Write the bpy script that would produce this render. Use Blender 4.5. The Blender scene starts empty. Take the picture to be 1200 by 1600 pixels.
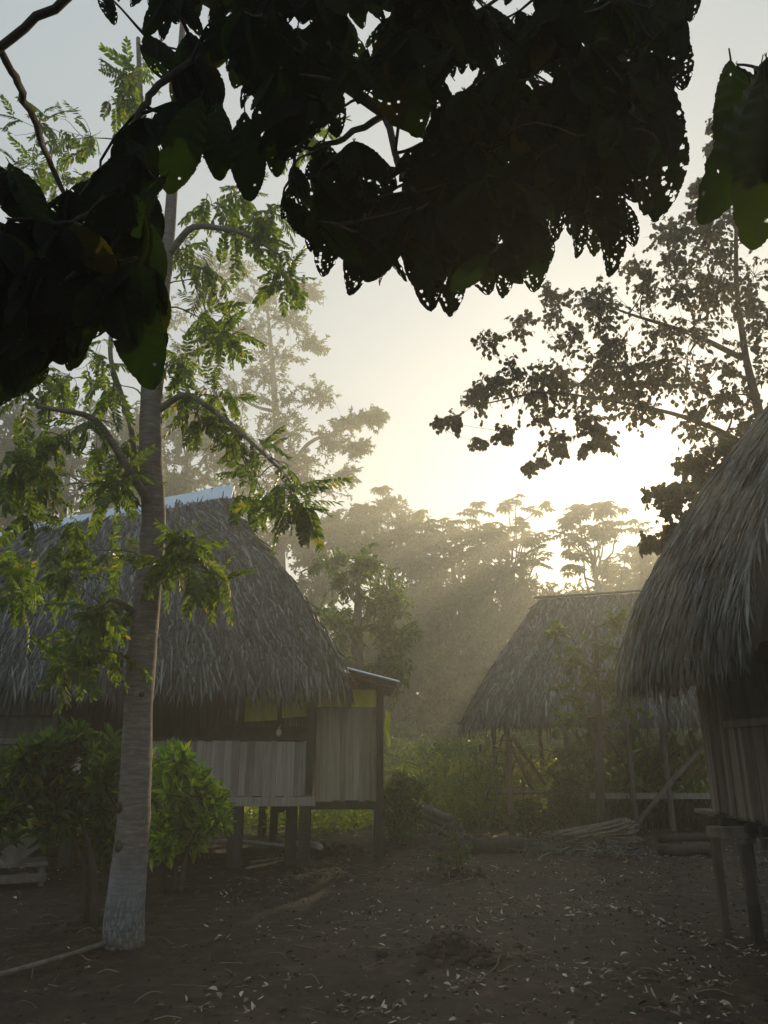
import bpy, math, random
import numpy as np
rng = np.random.default_rng(7)
random.seed(7)
R = math.radians
S = bpy.context.scene

# ------------------------------------------------------------------ camera, world, sun, exposure
EYE = 1.6
PITCH = R(17.48)
cd = bpy.data.cameras.new("camera"); cam = bpy.data.objects.new("camera", cd)
S.collection.objects.link(cam); S.camera = cam
cam.location = (0, 0, EYE); cam.rotation_euler = (math.pi/2 + PITCH, 0, 0)
cd.sensor_fit = 'VERTICAL'; cd.sensor_height = 36; cd.sensor_width = 27; cd.lens = 27
cd.clip_start = 0.05; cd.clip_end = 2000

SUN_EL, SUN_AZ = R(20.0), R(19.8)
w = bpy.data.worlds.new("World"); S.world = w; w.use_nodes = True
nt = w.node_tree; nt.nodes.clear()
sk = nt.nodes.new("ShaderNodeTexSky"); sk.sky_type = 'NISHITA'; sk.sun_disc = False
sk.sun_elevation = SUN_EL; sk.sun_rotation = SUN_AZ; sk.dust_density = 1.0; sk.air_density = 1.0; sk.ozone_density = 1.0
bgn = nt.nodes.new("ShaderNodeBackground"); bgn.inputs[1].default_value = 0.15
wo = nt.nodes.new("ShaderNodeOutputWorld")
# thin mist veil: the aureole round the sun is softened, c / (1 + c / m)
dv = nt.nodes.new("ShaderNodeVectorMath"); dv.operation = 'MULTIPLY_ADD'
SOFT = (2.6, 2.85, 2.95)
mu = nt.nodes.new("ShaderNodeVectorMath"); mu.operation = 'SCALE'; mu.inputs['Scale'].default_value = 10.0
dv.inputs[1].default_value = tuple(1/m for m in SOFT); dv.inputs[2].default_value = (1, 1, 1)
dq = nt.nodes.new("ShaderNodeVectorMath"); dq.operation = 'DIVIDE'
nt.links.new(sk.outputs[0], mu.inputs[0]); nt.links.new(mu.outputs[0], dv.inputs[0]); nt.links.new(mu.outputs[0], dq.inputs[0]); nt.links.new(dv.outputs[0], dq.inputs[1])
rw = nt.nodes.new("ShaderNodeVectorMath"); rw.operation = 'SCALE'; rw.inputs['Scale'].default_value = .009   # a compact bright aureole round the sun
ad = nt.nodes.new("ShaderNodeVectorMath"); ad.operation = 'ADD'; sq = nt.nodes.new("ShaderNodeVectorMath"); sq.operation = 'MULTIPLY'; nt.links.new(sk.outputs[0], sq.inputs[0]); nt.links.new(sk.outputs[0], sq.inputs[1]); nt.links.new(sq.outputs[0], rw.inputs[0]); nt.links.new(rw.outputs[0], ad.inputs[0]); nt.links.new(dq.outputs[0], ad.inputs[1])
nt.links.new(ad.outputs[0], bgn.inputs[0]); nt.links.new(bgn.outputs[0], wo.inputs[0])

sl = bpy.data.lights.new("sun", 'SUN'); so = bpy.data.objects.new("sun", sl); S.collection.objects.link(so)
sl.energy = 3.6; sl.angle = R(0.6); sl.color = (1.0, 0.77, 0.44)
so.rotation_euler = (math.pi/2 - SUN_EL, 0, math.pi - SUN_AZ)
so.location = (10, 30, 20)

S.view_settings.view_transform = 'Standard'; S.view_settings.look = 'None'
S.view_settings.exposure = 0.4; S.view_settings.gamma = 1.0
S.view_settings.use_curve_mapping = False
S.cycles.use_denoising = True
S.cycles.max_bounces = 6; S.cycles.diffuse_bounces = 3; S.cycles.transmission_bounces = 4
S.cycles.volume_bounces = 1; S.cycles.transparent_max_bounces = 8
S.cycles.sample_clamp_indirect = 3.0
HAZE_DENSITY, HAZE_G = 0.0047, 0.55

# ------------------------------------------------------------------ helpers
F = 1200.0
CT, ST = math.cos(PITCH), math.sin(PITCH)
def P(x, y, D):
    """world point seen at photo pixel (x, y), D metres in front of the camera"""
    v = 800.0 - y
    dh = F*CT - v*ST; dz = v*CT + F*ST
    return np.array([(x-600.0)/dh*D, D, EYE + dz/dh*D])
def PX(px, D, y=1250):
    return P(px, y, D)[0]
def smooth(t): return t*t*(3-2*t)
_tab = rng.random((256, 256))
def vnoise(x, y):
    xi = np.floor(x).astype(int); yi = np.floor(y).astype(int)
    fx = smooth(x-xi); fy = smooth(y-yi)
    a = _tab[xi % 256, yi % 256]; b = _tab[(xi+1) % 256, yi % 256]
    c = _tab[xi % 256, (yi+1) % 256]; d = _tab[(xi+1) % 256, (yi+1) % 256]
    return (a*(1-fx)+b*fx)*(1-fy)+(c*(1-fx)+d*fx)*fy - 0.5
MOUNDS = [(0.60, 7.15, .34, .10), (0.98, 6.95, .22, .05), (0.30, 7.05, .30, .04), (0.95, 11.3, .55, .12), (-0.75, 11.3, .9, .07),
          (-.9, 13.9, .7, .16), (-2.75, 8.3, .5, .10), (-2.2, 7.3, .6, .06), (2.9, 10.5, .8, .04), (1.5, 15.0, 2.0, .08)]
def gh(x, y):
    x = np.asarray(x, float); y = np.asarray(y, float)
    h = .10*vnoise(x*.35+3, y*.35+9) + .05*vnoise(x*1.1+30, y*1.1+9) + .03*vnoise(x*3.1+11, y*3.1) + .02*vnoise(x*8+5, y*8+70) + .010*vnoise(x*21, y*21)
    for mx, my, r, a in MOUNDS:
        d2 = ((x-mx)**2+(y-my)**2)/r**2
        h = h + a*np.exp(-d2*1.6)*(1+1.1*vnoise(x*9+mx*7, y*9)+.8*vnoise(x*25, y*25+my))
    near = np.clip((y-4)/3, 0, 1)
    far = np.clip((y-24)/30, 0, 1)
    return h*(.6+.4*near) + far*0.5
def g(x, y): return float(gh(x, y))

class MB:
    def __init__(s): s.v = []; s.f = []; s.n = 0
    def add(s, v, f):
        v = np.asarray(v, float).reshape(-1, 3); f = np.asarray(f, int).reshape(-1, 4)
        s.v.append(v); s.f.append(f + s.n); s.n += len(v); return s
    def box(s, c, d, rot=None, taper=0, jit=0):
        h = np.array(d)/2
        v = np.array([[-1,-1,-1],[1,-1,-1],[1,1,-1],[-1,1,-1],[-1,-1,1],[1,-1,1],[1,1,1],[-1,1,1]], float)*h
        if taper: v[4:, :2] *= (1-taper)
        if jit: v = v + rng.normal(0, jit, v.shape)
        if rot is not None: v = v @ np.array(rot).T
        return s.add(v+np.array(c), [[0,3,2,1],[4,5,6,7],[0,1,5,4],[1,2,6,5],[2,3,7,6],[3,0,4,7]])
    def beam(s, p, q, w, h, up=(0,0,1)):
        p = np.array(p, float); q = np.array(q, float); d = q-p; L = np.linalg.norm(d); d /= L
        u = np.array(up, float)
        if abs(d@u) > .98: u = np.array([1., 0, 0])
        a = np.cross(d, u); a /= np.linalg.norm(a); b = np.cross(a, d)
        return s.box((p+q)/2, (w, L, h), rot=np.array([a, d, b]).T)
    def tube(s, pts, rad, k=6, bump=0, caps=True):
        pts = np.array(pts, float); rad = np.ones(len(pts))*np.array(rad, float)
        if caps:
            pts = np.vstack([pts[:1], pts, pts[-1:]]); rad = np.concatenate([[1e-4], rad, [1e-4]])
        n = len(pts)
        t = np.gradient(pts, axis=0) if not caps else np.vstack([pts[2]-pts[1], np.gradient(pts[1:-1], axis=0), pts[-2]-pts[-3]])
        t /= np.linalg.norm(t, axis=1)[:, None]+1e-9
        ref = np.array([.31, .95, .05]) if abs(t[:, 1]).mean() < .8 else np.array([1., 0.1, .1])
        a = np.cross(t, ref); a /= np.linalg.norm(a, axis=1)[:, None]+1e-9
        b = np.cross(t, a)
        an = np.arange(k)*2*math.pi/k
        rr = rad[:, None]*np.ones(k)
        if bump: rr = rr*(1+bump*rng.normal(0, 1, rr.shape))
        v = pts[:, None, :] + rr[:, :, None]*(np.cos(an)[None, :, None]*a[:, None, :] + np.sin(an)[None, :, None]*b[:, None, :])
        i = np.arange(n-1)[:, None]; j = np.arange(k)[None, :]
        f = np.stack([i*k+j, i*k+(j+1) % k, (i+1)*k+(j+1) % k, (i+1)*k+j], -1).reshape(-1, 4)
        return s.add(v.reshape(-1, 3), f)
    def grid(s, V):
        n, m = V.shape[:2]
        i = np.arange(n-1)[:, None]; j = np.arange(m-1)[None, :]
        f = np.stack([i*m+j, i*m+j+1, (i+1)*m+j+1, (i+1)*m+j], -1).reshape(-1, 4)
        return s.add(V.reshape(-1, 3), f)
    def scatter(s, tv, tf, pos, Rm, sc):
        """copies of the template (tv, tf) at pos, rotated by Rm (columns side, along, normal), scaled"""
        pos = np.asarray(pos); n = len(pos)
        if n == 0: return s
        sc = np.asarray(sc, float)
        if sc.ndim == 1: sc = sc[:, None]*np.ones(3)
        V = np.einsum('nij,nkj->nki', Rm, tv[None]*sc[:, None, :]) + pos[:, None, :]
        k = len(tv)
        Fa = tf[None]+(np.arange(n)*k)[:, None, None]
        return s.add(V.reshape(-1, 3), Fa.reshape(-1, 4))
    def build(s, name, mat, parent=None, smooth=False, loc=None):
        me = bpy.data.meshes.new(name)
        v = np.vstack(s.v).astype(np.float32); f = np.vstack(s.f).astype(np.int32)
        if loc is not None: v = v - np.array(loc, np.float32)
        me.vertices.add(len(v)); me.vertices.foreach_set("co", v.ravel())
        me.loops.add(f.size); me.loops.foreach_set("vertex_index", f.ravel())
        me.polygons.add(len(f)); me.polygons.foreach_set("loop_start", np.arange(0, f.size, 4, dtype=np.int32))
        me.polygons.foreach_set("use_smooth", np.full(len(f), smooth))
        me.update(calc_edges=True); me.validate()
        me.materials.append(mat)
        o = bpy.data.objects.new(name, me); S.collection.objects.link(o)
        if loc is not None: o.location = loc
        if parent is not None: o.parent = parent
        return o
def tag(o, label=None, cat=None, group=None, kind=None):
    if label: o['label'] = label
    if cat: o['category'] = cat
    if group: o['group'] = group
    if kind: o['kind'] = kind
    return o
def thing(name, label, cat, loc=(0,0,0), rz=0, group=None):
    o = bpy.data.objects.new(name, None); S.collection.objects.link(o)
    o.location = loc; o.rotation_euler = (0, 0, rz); o.empty_display_size = .2
    return tag(o, label, cat, group)
def frames(d, up=None, roll=None):
    """rotation matrices with column 1 = d; normal near up, rolled"""
    d = np.asarray(d, float); d = d/(np.linalg.norm(d, axis=1)[:, None]+1e-9)
    n = len(d)
    if up is None: up = np.tile([0., 0, 1], (n, 1))
    up = up + rng.normal(0, .02, (n, 3))
    a = np.cross(d, up); a /= np.linalg.norm(a, axis=1)[:, None]+1e-9
    b = np.cross(a, d)
    if roll is not None:
        c, s_ = np.cos(roll)[:, None], np.sin(roll)[:, None]
        a, b = a*c+b*s_, -a*s_+b*c
    return np.stack([a, d, b], -1)
def unit(v): return v/(np.linalg.norm(v, axis=-1, keepdims=True)+1e-9)
def inpoly(x, y, poly):
    c = False; n = len(poly); j = n-1
    for i in range(n):
        xi, yi = poly[i]; xj, yj = poly[j]
        if (yi > y) != (yj > y) and x < (xj-xi)*(y-yi)/(yj-yi)+xi: c = not c
        j = i
    return c

# ------------------------------------------------------------------ leaf templates (y along the leaf, x across)
def T_simple(w=.34, fold=.12, droop=.15):
    v = [[0,0,0],[-w*.8,.35,fold*.7],[-w*.7,.7,fold*.6-droop*.4],[0,1,-droop],[w*.7,.7,fold*.6-droop*.4],[w*.8,.35,fold*.7]]
    v = np.array(v); v[:, 0] *= .62
    return v, np.array([[0,3,2,1],[0,5,4,3]])
def T_round():
    v = [[0,0,0],[-.36,.22,.08],[-.40,.62,.03],[0,1,-.2],[.40,.62,.03],[.36,.22,.08]]
    return np.array(v, float), np.array([[0,3,2,1],[0,5,4,3]])
def T_pinnate(n=8, ll=.26, droop=.35, seed=0):
    r = np.random.default_rng(seed); V = []; Fq = []
    lv, lf = T_simple(.40, .08, .12)
    def c(t): return np.array([0, t*(1-.12*droop), -droop*t*t*.6])
    k = 0
    for i in range(n):
        t = .16+.80*i/(n-1)
        for s in (-1, 1):
            a = R(62-26*t+r.normal(0, 7)); L = ll*(.75+.5*math.sin(math.pi*(.12+.8*t)))*r.uniform(.85, 1.1)
            d = np.array([s*math.sin(a), math.cos(a), -.35-.25*r.random()]); d /= np.linalg.norm(d)
            u = np.array([s*-.25, .1, 1.]); sd = np.cross(d, u); sd /= np.linalg.norm(sd); nn = np.cross(sd, d)
            M = np.stack([sd, d, nn], -1)
            V.append(lv*L @ M.T + c(t)); Fq.append(lf+k); k += len(lv)
    lv2 = lv*ll*.9 + c(.97); V.append(lv2); Fq.append(lf+k); k += len(lv)
    ts = [0, .35, .7, 1.0]
    ra = []
    for t in ts:
        p = c(t); wv = .012*(1.2-t); ra += [p+[-wv, 0, 0], p+[wv, 0, 0]]
    V.append(np.array(ra)); Fq.append(np.array([[0,1,3,2],[2,3,5,4],[4,5,7,6]])+k)
    return np.vstack(V), np.vstack(Fq)
def T_umbrella(n=8):
    V = []; Fq = []; k = 0; lv, lf = T_simple(.40, .05, .30)
    for i in range(n):
        a = 2*math.pi*(i+.5)/n
        d = np.array([math.sin(a), math.cos(a), -.12]); u = np.array([0, 0, 1.]); sd = np.cross(d, u); sd /= np.linalg.norm(sd)
        M = np.stack([sd, d/np.linalg.norm(d), np.cross(sd, d)], -1)
        V.append(lv @ M.T); Fq.append(lf+k); k += len(lv)
    return np.vstack(V), np.vstack(Fq)
def T_whorl(n=7, w=.28, spread=.75, seed=1):
    r = np.random.default_rng(seed); V = []; Fq = []; k = 0; lv, lf = T_simple(w, .10, .22)
    for i in range(n):
        a = 2*math.pi*i/n + r.normal(0, .2); s = spread*r.uniform(.7, 1.2)
        d = np.array([math.sin(a)*s, 1.0-.35*s, math.cos(a)*s]); d /= np.linalg.norm(d)
        u = np.array([0., 1, 0]); sd = np.cross(d, u); sd /= np.linalg.norm(sd)
        M = np.stack([sd, d, np.cross(sd, d)], -1)
        V.append(lv*r.uniform(.7, 1.05) @ M.T); Fq.append(lf+k); k += len(lv)
    return np.vstack(V), np.vstack(Fq)
TS, TR, TU = T_simple(), T_round(), T_umbrella()
TP = [T_pinnate(seed=i, n=8+i % 3, ll=.215, droop=.35+.2*(i % 3)) for i in range(4)]
TW = [T_whorl(seed=i, n=6+i) for i in range(3)]

# ------------------------------------------------------------------ materials
def newmat(name):
    m = bpy.data.materials.new(name); m.use_nodes = True; m.node_tree.nodes.clear()
    return m, m.node_tree
def ramp(nt, cols):
    r = nt.nodes.new("ShaderNodeValToRGB"); e = r.color_ramp.elements
    while len(e) > 1: e.remove(e[0])
    e[0].position = cols[0][0]; e[0].color = (*cols[0][1], 1)
    for p, c in cols[1:]:
        x = e.new(p); x.color = (*c, 1)
    return r
def leaf_mat(name, cols, trans, tf=.45, rough=.45, spec=.4):
    m, nt = newmat(name); N = nt.nodes.new; L = nt.links.new
    ge = N("ShaderNodeNewGeometry"); r = ramp(nt, cols); L(ge.outputs['Random Per Island'], r.inputs[0])
    tc = N("ShaderNodeTexCoord"); no = N("ShaderNodeTexNoise"); no.inputs['Scale'].default_value = 1.3
    L(tc.outputs['Object'], no.inputs['Vector'])
    hs = N("ShaderNodeHueSaturation"); mr = N("ShaderNodeMapRange"); mr.inputs[3].default_value = .6; mr.inputs[4].default_value = 1.5
    L(no.outputs[0], mr.inputs[0]); L(mr.outputs[0], hs.inputs['Value']); L(r.outputs[0], hs.inputs['Color'])
    p = N("ShaderNodeBsdfPrincipled"); p.inputs['Roughness'].default_value = rough; p.inputs['Specular IOR Level'].default_value = spec
    L(hs.outputs[0], p.inputs['Base Color'])
    t = N("ShaderNodeBsdfTranslucent"); mx = N("ShaderNodeMix"); mx.data_type = 'RGBA'; mx.blend_type = 'MULTIPLY'; mx.inputs[0].default_value = 1
    sc = N("ShaderNodeVectorMath"); sc.operation = 'SCALE'; sc.inputs['Scale'].default_value = 3.2
    L(hs.outputs[0], sc.inputs[0]); L(sc.outputs[0], mx.inputs[6]); mx.inputs[7].default_value = (*trans, 1)
    L(mx.outputs[2], t.inputs[0])
    ms = N("ShaderNodeMixShader"); ms.inputs[0].default_value = tf
    o = N("ShaderNodeOutputMaterial"); L(p.outputs[0], ms.inputs[1]); L(t.outputs[0], ms.inputs[2]); L(ms.outputs[0], o.inputs[0])
    return m
def solid_mat(name, cols, scale=(6, 6, 6), rough=.85, bump=.3, island=.5, spec=.2, detail=6, dist=0.0, bdist=.02, wet=None):
    m, nt = newmat(name); N = nt.nodes.new; L = nt.links.new
    tc = N("ShaderNodeTexCoord"); mp = N("ShaderNodeMapping"); mp.inputs['Scale'].default_value = scale
    L(tc.outputs['Object'], mp.inputs[0]); no = N("ShaderNodeTexNoise"); no.inputs['Scale'].default_value = 1; no.inputs['Detail'].default_value = detail
    no.inputs['Roughness'].default_value = .65; no.inputs['Distortion'].default_value = dist; L(mp.outputs[0], no.inputs['Vector'])
    ge = N("ShaderNodeNewGeometry"); ma = N("ShaderNodeMath"); ma.operation = 'MULTIPLY_ADD'
    mm = N("ShaderNodeMath"); mm.operation = 'SUBTRACT'; mm.inputs[1].default_value = .5; L(ge.outputs['Random Per Island'], mm.inputs[0])
    L(mm.outputs[0], ma.inputs[0]); ma.inputs[1].default_value = island; L(no.outputs[0], ma.inputs[2])
    r = ramp(nt, cols); L(ma.outputs[0], r.inputs[0])
    p = N("ShaderNodeBsdfPrincipled"); p.inputs['Roughness'].default_value = rough; p.inputs['Specular IOR Level'].default_value = spec
    L(r.outputs[0], p.inputs['Base Color'])
    if bump:
        b = N("ShaderNodeBump"); b.inputs['Strength'].default_value = bump; b.inputs['Distance'].default_value = bdist
        L(no.outputs[0], b.inputs['Height']); L(b.outputs[0], p.inputs['Normal'])
    o = N("ShaderNodeOutputMaterial"); L(p.outputs[0], o.inputs[0])
    return m
M = {}
M['thatch'] = solid_mat('thatch', [(.1, (.010,.011,.010)), (.45, (.032,.034,.033)), (.68, (.064,.069,.066)), (.88, (.125,.137,.132)), (1.0, (.21,.225,.215))], (9, 9, 2), rough=.5, bump=.2, island=1.0, spec=.5)
M['thatch_back'] = solid_mat('thatch_back', [(.2, (.02,.018,.014)), (.8, (.06,.055,.045))], (14, 14, 5), bump=.6)
M['plank'] = solid_mat('plank', [(.2, (.17,.145,.122)), (.5, (.30,.27,.235)), (.8, (.46,.42,.375))], (28, 28, 1.4), bump=.5, island=.38)
M['plank_warm'] = solid_mat('plank_warm', [(.2, (.16,.13,.095)), (.5, (.29,.245,.185)), (.8, (.43,.37,.29))], (28, 28, 1.4), bump=.5, island=.32)
M['bamboo'] = solid_mat('bamboo_slats', [(.2, (.08,.062,.048)), (.5, (.16,.13,.105)), (.8, (.27,.225,.18))], (30, 30, 1.6), bump=.4, island=.5)
M['wood'] = solid_mat('weathered_wood', [(.2, (.06,.05,.042)), (.5, (.13,.112,.095)), (.8, (.23,.20,.17))], (9, 9, 3), bump=.6, island=.3)
M['darkwood'] = solid_mat('dark_wood', [(.2, (.02,.018,.015)), (.6, (.05,.045,.038)), (.9, (.10,.09,.08))], (9, 9, 3), bump=.6, island=.3)
M['oldwood'] = solid_mat('old_post_wood', [(.2, (.035,.03,.025)), (.5, (.075,.063,.052)), (.8, (.13,.11,.09))], (9, 9, 3), bump=.6, island=.2)
M['pole'] = solid_mat('pole_wood', [(.2, (.13,.09,.055)), (.6, (.26,.19,.12)), (.9, (.38,.30,.2))], (9, 9, 3), bump=.4, island=.3)
M['paleboard'] = solid_mat('pale_board', [(.2, (.45,.44,.40)), (.8, (.75,.73,.68))], (6, 6, 3), bump=.2, rough=.5)
M['tin'] = solid_mat('tin', [(.2, (.42,.54,.70)), (.6, (.58,.70,.84)), (.9, (.70,.78,.88))], (3, 3, 3), rough=.25, bump=.1, spec=.6)
M['yellow'] = solid_mat('yellow_tarp', [(.2, (.50,.50,.03)), (.8, (.75,.74,.06))], (4, 4, 4), rough=.5, bump=.4)
M['bark'] = solid_mat('dark_bark', [(.2, (.02,.016,.012)), (.6, (.055,.045,.036)), (.9, (.11,.095,.08))], (14, 14, 5), bump=.7)
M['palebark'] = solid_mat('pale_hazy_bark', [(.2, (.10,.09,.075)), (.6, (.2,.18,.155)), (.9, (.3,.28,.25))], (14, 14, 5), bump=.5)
M['litter'] = solid_mat('dry_leaf', [(.1, (.03,.018,.010)), (.45, (.09,.055,.032)), (.66, (.20,.15,.10)), (.95, (.50,.45,.37))], (30, 30, 30), rough=.42, bump=.3, island=1.1, spec=.6)
M['clod'] = solid_mat('clod', [(.2, (.02,.015,.011)), (.8, (.075,.056,.042))], (30, 30, 30), bump=.9)
M['fruit'] = solid_mat('pale_gourd', [(.2, (.5,.47,.36)), (.8, (.7,.66,.5))], (8, 8, 8), rough=.5, bump=0)
# pale tree bark: ringed grey bark, lower metre whitewashed with cracked paint
def trunk_bark():
    m, nt = newmat('ringed_bark_whitewashed_foot'); N = nt.nodes.new; L = nt.links.new
    tc = N("ShaderNodeTexCoord"); mp = N("ShaderNodeMapping"); mp.inputs['Scale'].default_value = (7, 7, 34)
    L(tc.outputs['Object'], mp.inputs[0]); n1 = N("ShaderNodeTexNoise"); n1.inputs['Scale'].default_value = 1; n1.inputs['Detail'].default_value = 8; n1.inputs['Roughness'].default_value = .7
    L(mp.outputs[0], n1.inputs['Vector'])
    r1 = ramp(nt, [(.25, (.065,.055,.048)), (.5, (.15,.13,.115)), (.62, (.21,.185,.165)), (.75, (.42,.39,.36))]); L(n1.outputs[0], r1.inputs[0])
    n2 = N("ShaderNodeTexNoise"); n2.inputs['Scale'].default_value = 2.2; L(tc.outputs['Object'], n2.inputs['Vector'])
    # crackle
    mp2 = N("ShaderNodeMapping"); mp2.inputs['Scale'].default_value = (24, 24, 6.5); L(tc.outputs['Object'], mp2.inputs[0])
    dn = N("ShaderNodeTexNoise"); dn.inputs['Scale'].default_value = 1.6; L(mp2.outputs[0], dn.inputs['Vector'])
    av = N("ShaderNodeMix"); av.data_type = 'RGBA'; av.blend_type = 'ADD'; av.inputs[0].default_value = 1.2
    L(mp2.outputs[0], av.inputs[6]); L(dn.outputs[1], av.inputs[7])
    vo = N("ShaderNodeTexVoronoi"); vo.feature = 'DISTANCE_TO_EDGE'; vo.inputs['Scale'].default_value = 1; L(av.outputs[2], vo.inputs['Vector'])
    cr = N("ShaderNodeMapRange"); cr.inputs[1].default_value = .03; cr.inputs[2].default_value = .16; L(vo.outputs[0], cr.inputs[0])
    sp = N("ShaderNodeSeparateXYZ"); L(tc.outputs['Object'], sp.inputs[0])
    zz = N("ShaderNodeMath"); zz.operation = 'MULTIPLY_ADD'; zz.inputs[1].default_value = .35; L(n2.outputs[0], zz.inputs[0]); L(sp.outputs[2], zz.inputs[2])
    zr = N("ShaderNodeMapRange"); zr.inputs[1].default_value = 1.08; zr.inputs[2].default_value = .62; L(zz.outputs[0], zr.inputs[0])
    lo = N("ShaderNodeMapRange"); lo.inputs[1].default_value = .28; lo.inputs[2].default_value = .45; L(zz.outputs[0], lo.inputs[0])
    wm = N("ShaderNodeMath"); wm.operation = 'MULTIPLY'; L(zr.outputs[0], wm.inputs[0]); L(lo.outputs[0], wm.inputs[1])
    zc = N("ShaderNodeMapRange"); zc.inputs[1].default_value = .72; zc.inputs[2].default_value = .45; zc.inputs[4].default_value = .6; L(zz.outputs[0], zc.inputs[0])   # cracks only low down
    ic = N("ShaderNodeMath"); ic.operation = 'SUBTRACT'; ic.inputs[0].default_value = 1; L(cr.outputs[0], ic.inputs[1])
    ck = N("ShaderNodeMath"); ck.operation = 'MULTIPLY'; L(ic.outputs[0], ck.inputs[0]); L(zc.outputs[0], ck.inputs[1])
    pr = ramp(nt, [(.3, (.11,.12,.13)), (.7, (.25,.265,.285))]); L(n1.outputs[0], pr.inputs[0])
    c1 = N("ShaderNodeMix"); c1.data_type = 'RGBA'; L(wm.outputs[0], c1.inputs[0]); L(r1.outputs[0], c1.inputs[6]); L(pr.outputs[0], c1.inputs[7])
    c2 = N("ShaderNodeMix"); c2.data_type = 'RGBA'; L(ck.outputs[0], c2.inputs[0]); L(c1.outputs[2], c2.inputs[6]); c2.inputs[7].default_value = (.035,.032,.03,1)
    p = N("ShaderNodeBsdfPrincipled"); p.inputs['Roughness'].default_value = .8; p.inputs['Specular IOR Level'].default_value = .25
    L(c2.outputs[2], p.inputs['Base Color'])
    hb = N("ShaderNodeMath"); hb.operation = 'MULTIPLY_ADD'; hb.inputs[1].default_value = -1.5; L(ck.outputs[0], hb.inputs[0]); L(n1.outputs[0], hb.inputs[2])
    b = N("ShaderNodeBump"); b.inputs['Strength'].default_value = .7; b.inputs['Distance'].default_value = .012; L(hb.outputs[0], b.inputs['Height']); L(b.outputs[0], p.inputs['Normal'])
    o = N("ShaderNodeOutputMaterial"); L(p.outputs[0], o.inputs[0]); return m
M['trunk'] = trunk_bark()
def ground_mat():
    m, nt = newmat('trodden_earth'); N = nt.nodes.new; L = nt.links.new
    tc = N("ShaderNodeTexCoord")
    def noise(s, d=8, r=.7):
        n = N("ShaderNodeTexNoise"); n.inputs['Scale'].default_value = s; n.inputs['Detail'].default_value = d; n.inputs['Roughness'].default_value = r
        L(tc.outputs['Object'], n.inputs['Vector']); return n
    a, b, c = noise(.9, 5, .6), noise(5), noise(60, 4)
    r = ramp(nt, [(.32, (.006,.004,.003)), (.48, (.017,.010,.006)), (.56, (.030,.019,.011)), (.68, (.080,.054,.034))]); L(b.outputs[0], r.inputs[0])
    r2 = ramp(nt, [(.38, (.5,.38,.30)), (.62, (1.3,1.22,1.15))]); L(a.outputs[0], r2.inputs[0])
    mx = N("ShaderNodeMix"); mx.data_type = 'RGBA'; mx.blend_type = 'MULTIPLY'; mx.inputs[0].default_value = 1; L(r.outputs[0], mx.inputs[6]); L(r2.outputs[0], mx.inputs[7])
    r3 = ramp(nt, [(.35, (.6,.58,.56)), (.6, (1.2,1.2,1.2)), (.74, (2.0,1.9,1.8))]); L(c.outputs[0], r3.inputs[0])
    mx2 = N("ShaderNodeMix"); mx2.data_type = 'RGBA'; mx2.blend_type = 'MULTIPLY'; mx2.inputs[0].default_value = 1; L(mx.outputs[2], mx2.inputs[6]); L(r3.outputs[0], mx2.inputs[7])
    p = N("ShaderNodeBsdfPrincipled"); p.inputs['Roughness'].default_value = .68; p.inputs['Specular IOR Level'].default_value = .3; L(mx2.outputs[2], p.inputs['Base Color'])
    ad = N("ShaderNodeMath"); ad.operation = 'MULTIPLY_ADD'; ad.inputs[1].default_value = .35; L(c.outputs[0], ad.inputs[0]); L(b.outputs[0], ad.inputs[2])
    bu = N("ShaderNodeBump"); bu.inputs['Strength'].default_value = .9; bu.inputs['Distance'].default_value = .03; L(ad.outputs[0], bu.inputs['Height']); L(bu.outputs[0], p.inputs['Normal'])
    o = N("ShaderNodeOutputMaterial"); L(p.outputs[0], o.inputs[0]); return m
M['ground'] = ground_mat()
YG = (1.0, .95, .25)
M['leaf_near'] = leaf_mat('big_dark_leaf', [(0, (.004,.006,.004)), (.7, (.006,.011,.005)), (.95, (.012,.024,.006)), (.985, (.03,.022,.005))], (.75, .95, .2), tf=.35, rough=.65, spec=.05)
M['leaf_backlit'] = leaf_mat('backlit_big_leaf', [(0, (.005,.013,.004)), (.5, (.008,.020,.004)), (.9, (.012,.026,.005)), (1, (.03,.03,.005))], (.9, .95, .2), tf=.34, rough=.5, spec=.1)  # lighter leaf colour stands in for light coming through from behind
M['leaf_pinnate'] = leaf_mat('feathery_leaf', [(0, (.030,.060,.018)), (.6, (.055,.095,.022)), (.95, (.10,.14,.03)), (1, (.16,.14,.03))], (1, .95, .22), tf=.5)
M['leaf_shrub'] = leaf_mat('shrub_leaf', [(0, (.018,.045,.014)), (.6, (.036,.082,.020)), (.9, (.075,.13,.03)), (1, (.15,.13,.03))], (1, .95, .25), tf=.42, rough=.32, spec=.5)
M['leaf_shrub_sunlit'] = leaf_mat('sunlit_shrub_leaf', [(0, (.05,.10,.018)), (.5, (.13,.22,.035)), (.9, (.28,.37,.06)), (1, (.34,.30,.06))], (1, .95, .25), tf=.5, rough=.3, spec=.5)  # brighter copy of the shrub leaf, sunlight put into the colour
M['leaf_dark'] = leaf_mat('dark_drooping_leaf', [(0, (.020,.028,.014)), (.7, (.040,.045,.022)), (1, (.075,.06,.03))], (1, .8, .35), tf=.30)
M['leaf_far'] = leaf_mat('far_leaf', [(0, (.030,.050,.020)), (.6, (.050,.080,.028)), (1, (.085,.11,.035))], (1, .9, .35), tf=.42)
M['leaf_farwarm'] = leaf_mat('far_leaf_warm', [(0, (.035,.045,.020)), (.6, (.065,.075,.028)), (1, (.11,.10,.04))], (1, .85, .35), tf=.45)
M['leaf_corn'] = leaf_mat('maize_leaf', [(0, (.07,.12,.03)), (.6, (.12,.18,.045)), (.93, (.2,.22,.07)), (1, (.28,.22,.09))], (1, .95, .3), tf=.5)

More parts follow.
